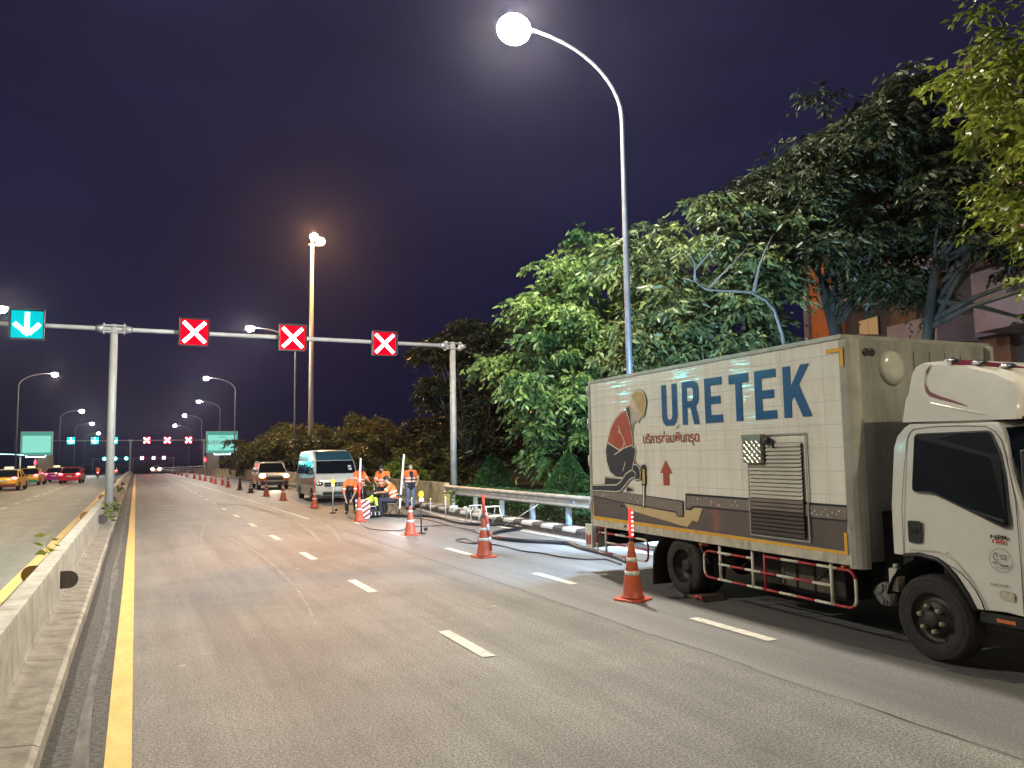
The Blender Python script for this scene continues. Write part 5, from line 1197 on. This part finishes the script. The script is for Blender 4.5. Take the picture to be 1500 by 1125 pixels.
b = MB(); b.box(-.55, .55, -.06, .05, .62, .82); b.box(-.8, .8, -.07, .03, .36, .52); b.build('front_grille', M['black'], t, bevel=.02)
b = MB(); b.tube([(-.72, 1.8, 1.72), (-.72, 4.1, 1.72)], .02, 6); b.tube([(.72, 1.8, 1.72), (.72, 4.1, 1.72)], .02, 6); b.build('roof_rails', M['galv'], t)
lamp('headlight_spill', 'SPOT', (7.7, 49.2, .7), 120, (1, .85, .6), None, .1, (math.radians(82), 0, PI), 90, .7)
sed = [(0,.30),(-.02,.55),(.05,.72),(.9,.88),(1.3,.92),(3.9,.94),(4.45,.90),(4.55,.6),(4.5,.32),(.3,.25)]
gs = ((1.2,.90),(1.85,1.40),(3.15,1.42),(3.95,.92))
# taxis on the opposite carriageway, driving away (tail towards the viewer): nose turned round
ctx = [('red saloon driving away next to the magenta taxi', (-5.15, 80.5), RED, RED, RED, 'tail', False),
       ('magenta and white taxi left of the red saloon', (-7.0, 88), PNK, PW, PNK, 'tail', True),
       ('yellow and green taxi on the opposite road', (-8.1, 77.5), YELC, YELC, GRN, 'tail', True),
       ('yellow and dark taxi with a pale roof cut by the left edge', (-8.0, 63.5), YELC, PW, BLU, 'tail', True)]
for lb, (x, y), bo, ro, lo, li, sign in ctx:
    t = car('taxi' if sign else 'red_car', lb, 'taxi' if sign else 'car', (x, y+4.4, zr(y)), PI-.05, sed, gs, 1.72, bo, ro, (.85, 3.55), lit=li, group='cars on the opposite carriageway', lower=lo, sz=.15)
    if sign:
        q = MB(); q.box(-.28, .28, 2.3, 2.42, 1.50, 1.64); q.build('taxi_roof_sign', glow('taxi roof sign', (1, .85, .45), 2.0) if not bpy.data.materials.get('taxi roof sign') else bpy.data.materials['taxi roof sign'], t, bevel=.03)
car('taxi', 'tiny yellow taxi far off next to the crest of the opposite road', 'taxi', (-3.6, 150, zr(150)), PI, sed, gs, 1.72, YELC, RED, (.85, 3.55), lit='tail', group='cars on the opposite carriageway')
car('oncoming_car', 'distant car with glaring white headlights at the crest of the road', 'car', (4.0, 185, zr(185)), 0, suvp, ((1.0,1.03),(1.75,1.62),(4.2,1.64),(4.7,1.03)), 1.82, TEAL, PW, (.95, 3.85), wr=.38, lit='head', sz=.36, lampz=1.0)

# ================================================================ people
def cap_mesh(name, caps, m, parent, vox=.014, balls=()):
    b = MB()
    for (p, q, r0, r1) in caps:
        p, q = Vector(p), Vector(q); b.ball(p, r0, 12, 8); b.ball(q, r1, 12, 8); b.tube([p, q], [r0, r1], 12)
    for c, r, sc in balls: b.ball(c, r, 14, 10, sc)
    o = b.build(name, m, parent, fix=True)
    md = o.modifiers.new('r', 'REMESH'); md.mode = 'VOXEL'; md.voxel_size = vox; md.use_smooth_shade = True
    ms = o.modifiers.new('s', 'SMOOTH'); ms.iterations = 3; ms.factor = .5
    bpy.context.view_layer.update(); dg = bpy.context.evaluated_depsgraph_get()
    me = bpy.data.meshes.new_from_object(o.evaluated_get(dg)); o.modifiers.clear(); old = o.data; o.data = me; bpy.data.meshes.remove(old); me.name = name
    me.materials.clear(); me.materials.append(m)
    return o
def V(*a): return Vector(a)
def hand(w_, d, n_, caps, curl=.5):
    """palm + four unequal bent fingers + thumb; w_=wrist, d=direction, n_=palm normal"""
    d = d.normalized(); n_ = (n_-d*n_.dot(d)).normalized(); s_ = d.cross(n_)
    pc = w_+d*.075
    for k in (-1, 0, 1): caps.append((w_+d*.015+s_*.012*k, pc+s_*.022*k, .017, .014))
    for k, L in ((-1.5, .062), (-.5, .074), (.5, .078), (1.5, .068)):
        a = pc+s_*.015*k; m1 = a+(d+n_*curl*.5).normalized()*L*.5; e_ = m1+(d+n_*curl*1.6).normalized()*L*.5; caps += [(a, m1, .0095, .009), (m1, e_, .009, .0075)]
    a = w_+d*.03+s_*.03; m1 = a+(d*.7+s_*.8+n_*.3).normalized()*.035; e_ = m1+(d+n_*.5).normalized()*.03; caps += [(a, m1, .011, .010), (m1, e_, .010, .008)]
def person(loc, rz, label, j, shirt=True, trousers=None, hair=True, mask=None, cap_=False, bands=True, group='road workers in orange shirts'):
    """j: joints (head, neck, chest, pelvis, Ls/Le/Lw shoulders.., Lh/Lk/La hips..), facing -y"""
    t = thing('person', label, 'person', loc, rz, group); J = {k: Vector(v) for k, v in j.items() if v is not True}
    up = (J['head']-J['neck']).normalized(); f = Vector(j.get('face', (0, -1, 0))).normalized(); f = (f-up*f.dot(up)).normalized(); sd = f.cross(up)
    caps = []; balls = [(J['head']+up*.015, .098, (.80, .93, 1.14))]
    h = J['head']
    caps += [(J['neck']-up*.02, h-up*.05, .052, .050), (J['chest'], J['pelvis'], .13, .115), (J['Ls'], J['Rs'], .058, .058), (J['neck'], J['chest'], .06, .12), (J['Lh'], J['Rh'], .095, .095)]
    caps += [(h-up*.07+f*.035, h-up*.075+f*.055, .045, .03), (h+f*.088-up*.005, h+f*.102-up*.028, .010, .015), (h+sd*.078-up*.0, h+sd*.082-up*.03, .012, .010), (h-sd*.078, h-sd*.082-up*.03, .012, .010), (h+f*.085-up*.058+sd*.02, h+f*.085-up*.058-sd*.02, .008, .008)]
    for s_ in 'LR':
        caps += [(J[s_+'s'], J[s_+'e'], .050, .038), (J[s_+'e'], J[s_+'w'], .038, .025), (J[s_+'h'], J[s_+'k'], .085, .055), (J[s_+'k'], J[s_+'a'], .055, .038)]
        toe = J[s_+'a']+Vector(j.get('toe'+s_, (0, -.17, -.05))); caps.append((J[s_+'a']-V(0, 0, .035), toe, .036, .028))
        hd = Vector(j.get(s_+'d', tuple(J[s_+'w']-J[s_+'e']))); nn = Vector(j.get(s_+'n', (0, -1, 0))); hand(J[s_+'w'], hd, nn, caps)
    cap_mesh('body', caps, M['skin'], t, .0125, balls)
    if shirt:
        c2 = [(J['chest'], J['pelvis'], .158, .140), (J['Ls'], J['Rs'], .078, .078), (J['neck']-up*.02, J['chest'], .072, .145), (J['chest']+V(.05,0,0), J['pelvis']+V(.05,0,0), .14, .128), (J['chest']-V(.05,0,0), J['pelvis']-V(.05,0,0), .14, .128)]
        for s_ in 'LR':
            m_ = J[s_+'s'].lerp(J[s_+'e'], .92); c2.append((J[s_+'s'], m_, .070, .058))
        cap_mesh('shirt', c2, M['vest'], t, .016)
        b = MB()
        ax = (J['chest']-J['pelvis']); L = ax.length; ax.normalize(); sx_ = (J['Ls']-J['Rs']).normalized(); fy = ax.cross(sx_)
        def ring(c, ra, rb, hgt, a_, s2, f2):
            rr = []
            for dz in (-hgt/2, hgt/2):
                rr.append([c+a_*dz+s2*ra*math.cos(q)+f2*rb*math.sin(q) for q in np.linspace(0, 2*PI, 24, endpoint=False)])
            b.loft(rr, True, False, True)
        if bands:
            for q in (.30, .72): ring(J['pelvis']+ax*L*q, .208-.0*q, .163, .05, ax, sx_, fy)
            for s_ in 'LR':
                a_ = (J[s_+'e']-J[s_+'s']).normalized(); x_ = a_.cross(V(.1, 1, .2)).normalized(); ring(J[s_+'s'].lerp(J[s_+'e'], .68), .068, .068, .045, a_, x_, a_.cross(x_))
            for s2 in (-1, 1):
                c_ = J['chest']+sx_*.07*s2
                # brace down the front
            b.build('reflective_bands', M['reflw'], t, fix=False)
        if j.get('under'):
            c3 = [(J['pelvis']+V(0,0,.03), J['pelvis']-V(0,0,.10), .155, .150), (J['chest']+f*.085+V(0,0,.10), J['pelvis']+f*.065, .085, .10), (J['pelvis']+V(.06,0,.0), J['pelvis']+V(.06,0,-.1), .13, .13), (J['pelvis']-V(.06,0,.0), J['pelvis']-V(.06,0,.1), .13, .13)]
            cap_mesh('dark_undershirt', c3, M['navy'], t, .016)
    c2 = [(J['Lh'], J['Rh'], .118, .118), (J['pelvis'], (J['Lh']+J['Rh'])/2, .13, .12)]
    for s_ in 'LR': c2 += [(J[s_+'h'], J[s_+'k'], .105, .078), (J[s_+'k'], J[s_+'a']+(J[s_+'k']-J[s_+'a'])*.12, .078, .065)]
    cap_mesh('trousers', c2, trousers or M['navy'], t, .016)
    c2 = []
    for s_ in 'LR':
        toe = J[s_+'a']+Vector(j.get('toe'+s_, (0, -.17, -.05))); c2 += [(J[s_+'a']-V(0,0,.02), toe, .050, .040), (J[s_+'a']-V(0,0,.045), toe-V(0,0,.005), .045, .038)]
    cap_mesh('shoes', c2, M['black'], t, .014)
    if cap_:
        cap_mesh('cap', [(h+up*.06+f*.06, h+up*.045+f*.15, .05, .03)], M['navy'], t, .012, [(h+up*.045-f*.01, .108, (.85, .95, .92))])
    else: cap_mesh('hair', [(h+up*.05-f*.03, h-up*.04-f*.055, .092, .062)], M['hair'], t, .012, [(h+up*.052-f*.012, .098, (.84, .92, .86))])
    if mask: cap_mesh('face_mask', [(h-up*.02+f*.075, h-up*.075+f*.062, .042, .036)], mask, t, .011)
    b = MB()
    for s2 in (-1, 1): b.ball(h+f*.088+sd*.032*s2+up*.012, .010, 8, 5)
    b.build('eyes', M['black'], t)
    return t
stand = dict(head=(0,-.01,1.55), neck=(0,0,1.42), chest=(0,0,1.22), pelvis=(0,0,.95), Ls=(.18,0,1.36), Rs=(-.18,0,1.36), Le=(.27,.03,1.08), Re=(-.27,.03,1.08), Lw=(.29,-.04,.84), Rw=(-.29,-.04,.84), Lh=(.09,0,.90), Rh=(-.09,0,.90), Lk=(.11,-.02,.48), Rk=(-.11,-.02,.48), La=(.12,.03,.09), Ra=(-.12,.03,.09))
def P_(**k): d = dict(stand); d.update(k); return d
person((8.98, 27.0, 0), .05, 'standing worker facing the viewer with a pale green face mask and faded jeans', P_(Le=(.33,.06,1.10), Lw=(.24,-.06,.92), Ld=(-.6,-.3,-.5), Re=(-.31,.08,1.12), Rw=(-.27,-.02,.88), under=True), trousers=M['jeans'], mask=M['mask'])
person((7.08, 26.9, 0), .45, 'standing worker in a cap looking down, behind the striped board', P_(head=(0,-.09,1.53), face=(0,-.8,-.7), Le=(.24,-.18,1.12), Lw=(.12,-.40,1.05), Re=(-.26,-.10,1.10), Rw=(-.12,-.34,.98)), cap_=True, mask=M['navy'])
person((7.78, 26.4, 0), -.6, 'standing worker with black hair looking down over the seated man', P_(head=(-.02,-.10,1.50), neck=(0,-.03,1.38), face=(-.3,-.8,-.7), chest=(0,0,1.2), Le=(.25,-.12,1.10), Lw=(.10,-.34,1.0), Re=(-.25,-.12,1.08), Rw=(-.08,-.36,.96)), mask=M['hair'])
person((6.66, 26.4, 0), -.40, 'worker bending down to the road left of the white light tube', dict(head=(.02,-.42,.86), neck=(.01,-.30,.95), chest=(0,-.17,1.05), pelvis=(0,.10,.92), face=(0,-.4,-1), Ls=(.18,-.24,1.02), Rs=(-.18,-.24,1.02), Le=(.20,-.38,.76), Re=(-.19,-.38,.76), Lw=(.10,-.46,.52), Rw=(-.10,-.46,.50), Lh=(.09,.12,.87), Rh=(-.09,.12,.87), Lk=(.14,-.02,.48), Rk=(-.14,-.02,.48), La=(.15,.08,.09), Ra=(-.15,.08,.09)))
seatd = dict(head=(0,-.16,1.18), neck=(0,-.06,1.05), chest=(0,.0,.88), pelvis=(0,.10,.58), face=(0,-.8,-.6), Ls=(.18,-.03,1.0), Rs=(-.18,-.03,1.0), Le=(.24,-.20,.80), Re=(-.24,-.20,.80), Lw=(.12,-.42,.78), Rw=(-.12,-.42,.78), Lh=(.09,.10,.53), Rh=(-.09,.10,.53), Lk=(.12,-.36,.54), Rk=(-.12,-.36,.52), La=(.13,-.34,.10), Ra=(-.12,-.28,.10))
person((7.45, 24.3, 0), -1.95, 'seated worker with black hair on a metal chair, seen from his side', seatd)

# chair
t = thing('folding_chair', 'khaki metal folding chair under the seated worker', 'chair', (7.52, 24.3, 0), -1.95)
KH = mat('khaki chair metal', (.20,.18,.10), .5, .3)
b = MB(); b.box(-.21, .21, -.2, .2, .415, .44); b.build('seat', KH, t, bevel=.01)
b = MB(); b.box(-.21, .21, .24, .26, .66, .88); b.build('backrest', KH, t, bevel=.01)
for x in (-.2, .2):
    b = MB(); b.tube([(x, -.24, 0), (x, .12, .42), (x, .25, .88)], .013, 8); b.build('leg', KH, t)
    b = MB(); b.tube([(x*.92, .26, 0), (x*.92, -.14, .42)], .013, 8); b.build('leg', KH, t)

# ================================================================ cones and work gear
def cone_parts(t, h=.72, m=None, baton=None, tube=None, stripes=(.40, .60), scale=1.):
    m = m or M['orange']
    b = MB(); r_ = [(.20,0),(.205,.012),(.20,.028)]
    sq = [(-.2,-.14),(-.14,-.2),(.14,-.2),(.2,-.14),(.2,.14),(.14,.2),(-.14,.2),(-.2,.14)]
    b.prism([(x*1.05, y*1.05) for x, y in sq], lambda u, v, w_: (u, v, w_), 0, .028); b.build('base', m, t, bevel=.005)
    b = MB(); def_r = lambda z: .145-(z-.03)*(.145-.032)/(h-.03)
    b.lathe([(.155,.028),(.158,.05),(.145,.06)]+[(def_r(z), z) for z in np.linspace(.07, h-.02, 6)]+[(.028, h), (.012, h+.004)], n=24); body = b.build('cone_body', m, t)
    for z in stripes:
        b = MB(); z0, z1 = z*h, z*h+.055; b.lathe([(def_r(z0)+.003, z0), (def_r(z1)+.003, z1)], n=24); b.build('reflective_collar', M['reflw'], t, fix=False)
    if baton:
        b = MB(); b.tube([(0,0,h-.04),(0,0,h+.06)], .022, 10); b.build('baton_handle', M['black'], t)
        b = MB(); b.tube([(0,0,h+.06),(0,0,h+.44)], .026, 12); bb = b.build('baton_tube', baton, t)
    if tube:
        b = MB(); b.tube([(0,0,h-.02),(.05,0,tube)], .026, 10); b.build('light_tube', M['paintw'] if tube is True else WT, t)
WT = glow('white light tube', (.95, .97, 1.0), 1.15)
BAT = mat('red baton plastic', (.75, .06, .04), .35, scale=9, var=.08); BATL = glow('lit red baton', (1, .05, .05), 1.8); LED = glow('red led', (1, .32, .25), 7)
t = thing('traffic_cone', 'big orange traffic cone in the foreground with a lit red LED baton', 'traffic cone', (5.98, 8.72, 0), .35, 'orange traffic cones')
cone_parts(t, .76, baton=BATL, stripes=(.43, .66))
b = MB()
for i in range(6):
    for k in (-.010, .010): b.box(k-.006, k+.006, -.034, -.024, .845+.058*i, .865+.058*i)
b.build('led_segments', LED, t)
b = MB(); b.lathe([(.06,.505),(.052,.575)], n=20); b.build('silver_sleeve', M['reflw'], t, fix=False)
t = thing('traffic_cone', 'orange traffic cone with a plain red baton and leaning striped tube, second nearest', 'traffic cone', (6.03, 13.72, 0), .2, 'orange traffic cones'); cone_parts(t, .74, baton=BAT, stripes=(.42, .68))
b = MB(); b.tube([(.10,-.10,.12),(.03,-.05,.78)], .028, 10); b.build('striped_tube', M['redp'], t)
b = MB()
for z0, z1 in ((.50,.62), (.28,.38)): b.tube([(.10-.07*(z0-.12)/.66,-.10+.05*(z0-.12)/.66,z0),(.10-.07*(z1-.12)/.66,-.10+.05*(z1-.12)/.66,z1)], .030, 10)
b.build('white_bands', M['reflw'], t)
t = thing('traffic_cone', 'bright orange traffic cone with two white collars and a small top, beside the beacon stand', 'traffic cone', (6.12, 18.4, 0), .1, 'orange traffic cones'); cone_parts(t, .72, stripes=(.45, .78))
t = thing('traffic_cone', 'orange traffic cone carrying the upright white light tube before the striped board', 'traffic cone', (6.1, 23.2, 0), .2, 'orange traffic cones'); cone_parts(t, .74, tube=1.90, stripes=(.46,)); b = MB(); b.tube([(.002,0,.70),(.016,0,1.18)], .034, 10); b.build('red_sleeve', BAT, t)
t = thing('traffic_cone', 'traffic cone with a dull red baton at the front corner of the minibus', 'traffic cone', (6.27, 30.5, 0), .3, 'orange traffic cones'); cone_parts(t, .72, baton=BAT, stripes=(.45, .7))
t = thing('traffic_cone', 'traffic cone with a red baton between the minibus and the wagon', 'traffic cone', (6.14, 36.8, 0), .3, 'orange traffic cones'); cone_parts(t, .72, baton=BAT, stripes=(.5, .75))
t = thing('traffic_cone', 'traffic cone with a red baton in front of the orange wagon grille', 'traffic cone', (6.05, 41.4, 0), .3, 'orange traffic cones'); cone_parts(t, .72, baton=BAT, stripes=(.5, .75))
t = thing('traffic_cone', 'traffic cone with a silvery sleeve at the left side of the orange wagon', 'traffic cone', (5.9, 46.1, 0), .3, 'orange traffic cones'); cone_parts(t, .76, M['orangedk'], stripes=(.35, .5, .65, .8))
dark = thing('traffic_cone', 'dark maroon traffic cone without collars, just left of the orange wagon', 'traffic cone', (5.83, 50.7, 0), .1, 'orange traffic cones'); cone_parts(dark, .76, M['orangedk'], stripes=())
plain = thing('traffic_cone', 'small plain orange cone right after the dark maroon one', 'traffic cone', (5.73, 56.5, zr(56.5)), .2, 'orange traffic cones'); cone_parts(plain, .72, stripes=(.62,))
for x, y in ((5.85,61.5),(5.73,65.8),(5.88,71.5),(5.74,76),(5.6,80.5),(5.67,89),(5.78,91.5),(5.55,101),(5.6,113),(5.6,123),(5.7,134),(5.85,147),(5.95,160)):
    copy_tree(plain, (x, y, zr(y)), .2*y, 'one of the tiny orange cones in the far tapering row along the closed lane')
# striped barricade board
t = thing('barricade_board', 'white board with dark red diagonal stripes standing behind a cone', 'board', (6.36, 23.75, 0), -.28)
b = MB(); b.box(-.22, .22, -.012, .012, .03, .62); bd = b.build('board', M['reflw'], t)
b = MB()
for k in range(-4, 5):
    z = .32+k*.155; poly = [(-.22, z-.16), (.22, z+.15), (.22, z+.22), (-.22, z-.09)]
    out = []
    # clip to the board
    def clip(P, f_, g_):
        o_ = []
        for i in range(len(P)):
            a, c = P[i-1], P[i]; fa, fc = f_(a), f_(c)
            if fa*fc < 0: s_ = fa/(fa-fc); o_.append((a[0]+(c[0]-a[0])*s_, a[1]+(c[1]-a[1])*s_))
            if fc >= 0: o_.append(c)
        return o_
    poly = clip(clip(poly, lambda p: p[1]-.035, 0), lambda p: .615-p[1], 0)
    if len(poly) > 2: b.add([(x, -.0165, z_) for x, z_ in poly], [tuple(range(len(poly)))])
b.build('stripes', mat('dark red tape', (.28,.02,.05), .4), bd, fix=False)
b = MB()
for x in (-.18, .18): b.tube([(x, .0, .03), (x, .35, 0)], .015, 6); b.tube([(x, .01, .58), (x, .35, .0)], .012, 6)
b.build('feet', M['chassis'], t)
# lime jacket draped over the board
t = thing('lime_jacket', 'lime yellow hi-vis jacket draped over the striped board', 'jacket', (6.66, 23.8, .50), -.25)
cap_mesh('cloth', [((-.12,.0,.08),(.10,0,.10),.09,.08),((-.14,0,.05),(-.18,-.02,-.04),.075,.045),((.10,0,.08),(.15,-.02,-.06),.07,.045),((-.03,-.02,.16),(.03,0,.24),.06,.03)], M['lime'], t, .016)
b = MB(); b.tube([(.03,-.10,.30),(.06,-.12,.12),(.09,-.12,-.0)], .018, 6); b.build('dark_strap', M['black'], t)
# pump and bags between the workers
t = thing('injection_pump', 'black portable pump with handle standing among the workers', 'machine', (7.0, 25.0, 0), .2)
b = MB(); b.box(-.24, .24, -.2, .2, .12, .55); b.build('housing', M['navy'], t, bevel=.03)
b = MB(); b.lathe([(.10, -.26), (.12, -.22), (.12, .22), (.10, .26)], (0, -.02, .72), 16, 'x'); b.build('tank', M['chassis'], t)
b = MB(); b.tube([(-.22,.2,.5),(-.22,.28,1.0),(.22,.28,1.0),(.22,.2,.5)], .016, 8); b.build('handle', M['galv'], t)
for x in (-.24, .24):
    b = MB(); b.lathe([(.05,-.03),(.12,-.03),(.13,0),(.12,.03),(.05,.03)], (x, .1, .13), 16, 'x'); b.build('wheel', M['rubber'], t)
t = thing('tool_bag', 'black tool bag with white stripes on the road by the seated worker', 'bag', (6.85, 24.35, 0), .3)
cap_mesh('bag', [((-.22,0,.13),(.22,0,.13),.13,.13),((-.2,.0,.2),(.2,0,.2),.08,.08)], M['black'], t, .016)
b = MB(); b.tube([(-.12,0,.26),(-.1,0,.36),(.1,0,.36),(.12,0,.26)], .012, 6); b.build('handle', M['reflw'], t)
b = MB()
for x in (-.15, 0, .15): b.box(x-.012, x+.012, -.142, -.13, .08, .19)
b.build('stripes', M['reflw'], t)
# upright light tube on its stand
t = thing('light_tube_stand', 'tall white light tube clamped to a thin dark stand right of the seated worker', 'work light', (7.56, 23.8, 0))
b = MB(); b.tube([(0,0,.28),(.03,0,.62)], .03, 8); b.tube([(.04,0,.72),(.15,0,2.0)], .028, 10); b.build('tube', WT, t)
b = MB(); b.tube([(0,0,0),(-.03,.02,.9)], .018, 8); b.tube([(-.12,0,.70),(.14,0,.72)], .022, 6)
for a in (0, 2.1, 4.2): b.tube([(0,0,.2),(.25*math.cos(a), .25*math.sin(a), .0)], .012, 6)
b.build('stand', M['black'], t)
lamp('tube_spill', 'POINT', (7.3, 22.9, 1.6), 130, (.95, .97, 1), t, .3); bpy.data.objects['tube_spill'].location = (-.25, -.9, 1.3)
BE = glow('lit amber beacon', (1.0, .50, .04), 2.6)
for loc, h, lb in (((6.47, 18.6, 0), .92, 'flashing amber beacon on a black stand right of the bright cone'), ((6.2, 27.1, 0), 1.04, 'amber beacon on a pale stand in front of the minibus')):
    t = thing('beacon_stand', lb, 'beacon', loc, 0, 'amber beacons on stands')
    b = MB(); b.tube([(0,0,.02),(0,0,h-.1)], .020, 8); b.build('pole', M['black'] if h < 1 else M['galv'], t)
    b = MB(); b.lathe([(.12,0),(.12,.02),(.03,.04)], n=16); b.tube([(.08,0,.1),(.16,0,.12)], .04, 8); b.build('base', M['chassis'], t)
    b = MB(); b.box(-.06, .06, -.04, .04, h-.12, h-.03); b.build('housing', M['reflw'], t, bevel=.01)
    b = MB(); b.ball((0, 0, h+.06), .066, 14, 9, (1, .7, 1.35)); b.build('lens', BE, t)
    lamp('beacon_glow', 'POINT', (0, -.12, h+.06), 6, (1, .5, .06), t, .05)
SK = glow('stake tip light', (.9, .85, .35), 1.5)
for x, y, h, lb in ((8.2, 24.5, .56, 'thin marker stake with a pale tip nearest the light tube'), (8.78, 24.3, .52, 'middle thin marker stake near the guardrail end'), (8.62, 22.5, .66, 'thin marker stake with a pale tip closest to the step stool')):
    t = thing('marker_stake', lb, 'stake', (x, y, 0), 0, 'thin marker stakes'); b = MB(); b.tube([(0,0,0),(0,0,h)], .011, 6); b.build('rod', M['reflw'], t); b = MB(); b.ball((0,0,h), .028, 8, 6); b.build('tip', SK, t)
# step stool
t = thing('step_stool', 'low white metal step stool at the striped kerb', 'stool', (8.92, 19.8, 0), .15)
b = MB(); b.box(-.24, .24, -.12, .12, .49, .52); b.build('top_step', M['whitep'], t, bevel=.006)
b = MB(); b.box(-.22, .22, -.26, -.12, .24, .262); b.build('lower_step', M['whitep'], t, bevel=.006)
for x in (-.22, .22):
    for y0, y1 in ((-.1, -.30), (.1, .30)): b = MB(); b.tube([(x, y0, .49), (x*1.15, y1, 0)], .014, 6); b.build('leg', M['whitep'], t)
t = thing('trestle', 'second low white trestle left of the step stool', 'trestle', (8.80, 20.55, 0), .1)
b = MB(); b.tube([(-.22,0,.50),(.22,0,.50)], .02, 6); b.build('bar', M['whitep'], t)
b = MB()
for x in (-.2, .2): b.tube([(x,0,.5),(x*1.3,-.2,0)], .012, 6); b.tube([(x,0,.5),(x*1.3,.2,0)], .012, 6)
b.build('legs', M['galv'], t)
t = thing('leaning_rod', 'thin pale rod leaning on the kerb beside the step stool', 'rod', (9.1, 18.7, 0)); b = MB(); b.tube([(-.15,.3,.03),(.45,-.55,.62)], .010, 6); b.build('rod', M['galv'], t)
t = thing('white_sack', 'lumpy white sack on the kerb beyond the stakes', 'sack', (9.35, 23.6, .2)); cap_mesh('sack', [((-.10,0,.06),(.08,.03,.06),.07,.06),((-.02,-.05,.05),(.04,-.07,.05),.05,.04)], M['reflw'], t, .016)
t = thing('rubble_heap', 'small dark heap of stones and debris on the kerb by the sack', 'rubble', (9.45, 22.6, .2)); b = MB()
for i in range(26): b.ball((random.uniform(-.25,.25), random.uniform(-.7,.5), random.uniform(.0,.08)), random.uniform(.04,.10), 6, 4, (1, 1.2, .7))
b.build('stones', M['conc2'], t)
# hoses and cables on the road
def smooth(pts, k=8):
    out = []; n = len(pts)
    for i in range(n-1):
        p0, p1, p2, p3 = [Vector(pts[max(0, min(n-1, i+d))]) for d in (-1, 0, 1, 2)]
        for j in range(k):
            s_ = j/k; out.append(.5*((2*p1)+(p2-p0)*s_+(2*p0-5*p1+4*p2-p3)*s_*s_+(3*p1-p0-3*p2+p3)*s_**3))
    return out+[Vector(pts[-1])]
def cable(name, label, cat, pts, r, m=None):
    b = MB(); b.tube([(p.x, p.y, r+.006) for p in smooth([(x, y, 0) for x, y in pts])], r, 10); o = b.build(name, m or M['hose'], None); tag(o, label, cat); return o
cable('thick_hose', 'thick black hose looping across the lane from the truck to the workers', 'hose', [(7.2,24.6),(7.7,24.0),(8.3,23.5),(8.42,22.3),(8.3,21.2),(8.42,19.9),(8.95,19.2),(9.1,18.45),(8.92,17.95),(8.15,17.55),(7.62,16.85),(7.5,16.15),(7.73,15.4),(8.1,14.85),(8.3,14.4),(8.15,13.6),(8.1,13.0),(8.0,12.2),(7.8,11.5)], .042)
cable('thin_cable', 'thin black cable running from the truck past the second cone', 'cable', [(7.6,11.4),(7.72,12.1),(7.4,12.3),(7.21,12.8),(7.15,13.5),(6.99,14.0),(7.01,15.1),(6.79,15.9),(6.89,16.7),(6.6,16.6),(6.7,15.7),(7.3,16.9),(7.64,17.6),(7.77,19.0),(7.83,20.3),(7.97,22.4),(7.6,24.0)], .014)
cable('thin_cable', 'faint thin cable on the road in front of the striped board', 'cable', [(6.24,25.1),(5.95,22.6),(5.7,20.5),(6.2,19.6),(6.8,20.5),(7.2,20.3),(7.75,20.2),(7.9,18.5)], .010)
# wedge under the rear wheel
t = thing('wheel_chock', 'dark metal wheel ramp under the rear tyre of the truck', 'wheel chock', (6.66, 8.35, 0), -.04)
b = MB(); b.prism([(-.28,0),(.20,0),(.16,.04),(-.22,.075)], lambda u, v, w_: (w_, u, v), 0, .34); b.build('ramp', mat('rusty steel', (.12,.08,.06), .7, .2, scale=9, var=.3), t, bevel=.008)
b = MB(); b.tube([(-.02,-.28,.03),(-.02,-.2,.07),(-.02,-.1,.05)], .02, 8); b.build('handle', M['redp'], t)
# motorcycles on the opposite road
def motorbike(loc, label, shirt):
    t = thing('motorcycle', label, 'motorcycle', loc, 0, 'motorcycles on the opposite carriageway')
    for y in (-.62, .62):
        b = MB(); b.lathe([(.24,-.05),(.29,-.05),(.31,0),(.29,.05),(.24,.05)], (0, y, .31), 20, 'x'); b.build('wheel', M['rubber'], t)
    b = MB(); b.tube([(0,-.6,.35),(0,-.3,.62),(0,.3,.62),(0,.55,.9)], [.06,.11,.1,.04], 10); b.ball((0,-.1,.72), .16, 10, 6, (.8,2.2,.7)); b.tube([(-.3,.45,.98),(.3,.45,.98)], .018, 6); b.build('frame', RED, t)
    b = MB(); b.ball((0,-.72,.72), .09, 10, 6, (1.2,.5,.8)); b.build('taillight', bpy.data.materials['lit tail lamp'], t)
    return person((loc[0], loc[1]-.05, loc[2]), PI, label.replace('motorcycle', 'rider on the motorcycle'), dict(head=(0,-.05,1.42), neck=(0,0,1.28), chest=(0,.02,1.1), pelvis=(0,.08,.84), Ls=(.18,0,1.22), Rs=(-.18,0,1.22), Le=(.26,-.18,1.02), Re=(-.26,-.18,1.02), Lw=(.26,-.42,1.0), Rw=(-.26,-.42,1.0), Lh=(.1,.05,.80), Rh=(-.1,.05,.80), Lk=(.18,-.30,.68), Rk=(-.18,-.30,.68), La=(.18,-.05,.32), Ra=(-.18,-.05,.32)), shirt=shirt, group='motorcycle riders', bands=False)
motorbike((-4.3, 112, zr(112)), 'red motorcycle alone on the opposite road right of the red saloon', True)
motorbike((-6.9, 128, zr(128)), 'small far motorcycle between the red saloon and the nearer one', False)

# ---------------------------------------------------------------- thin haze added only to give the lamps their halos
hb = MB(); hb.box(-940, 940, -430, 1540, -6, 24)
hz = hb.build('haze', bpy.data.materials.new('added halo haze')); hz['kind'] = 'stuff'
hm = hz.data.materials[0]; hm.use_nodes = True; hm.node_tree.nodes.clear()
pv = hm.node_tree.nodes.new('ShaderNodeVolumePrincipled'); pv.inputs['Color'].default_value = (.74, .72, 1, 1); pv.inputs['Density'].default_value = .00017; pv.inputs['Anisotropy'].default_value = .86
ho = hm.node_tree.nodes.new('ShaderNodeOutputMaterial'); hm.node_tree.links.new(pv.outputs[0], ho.inputs['Volume'])
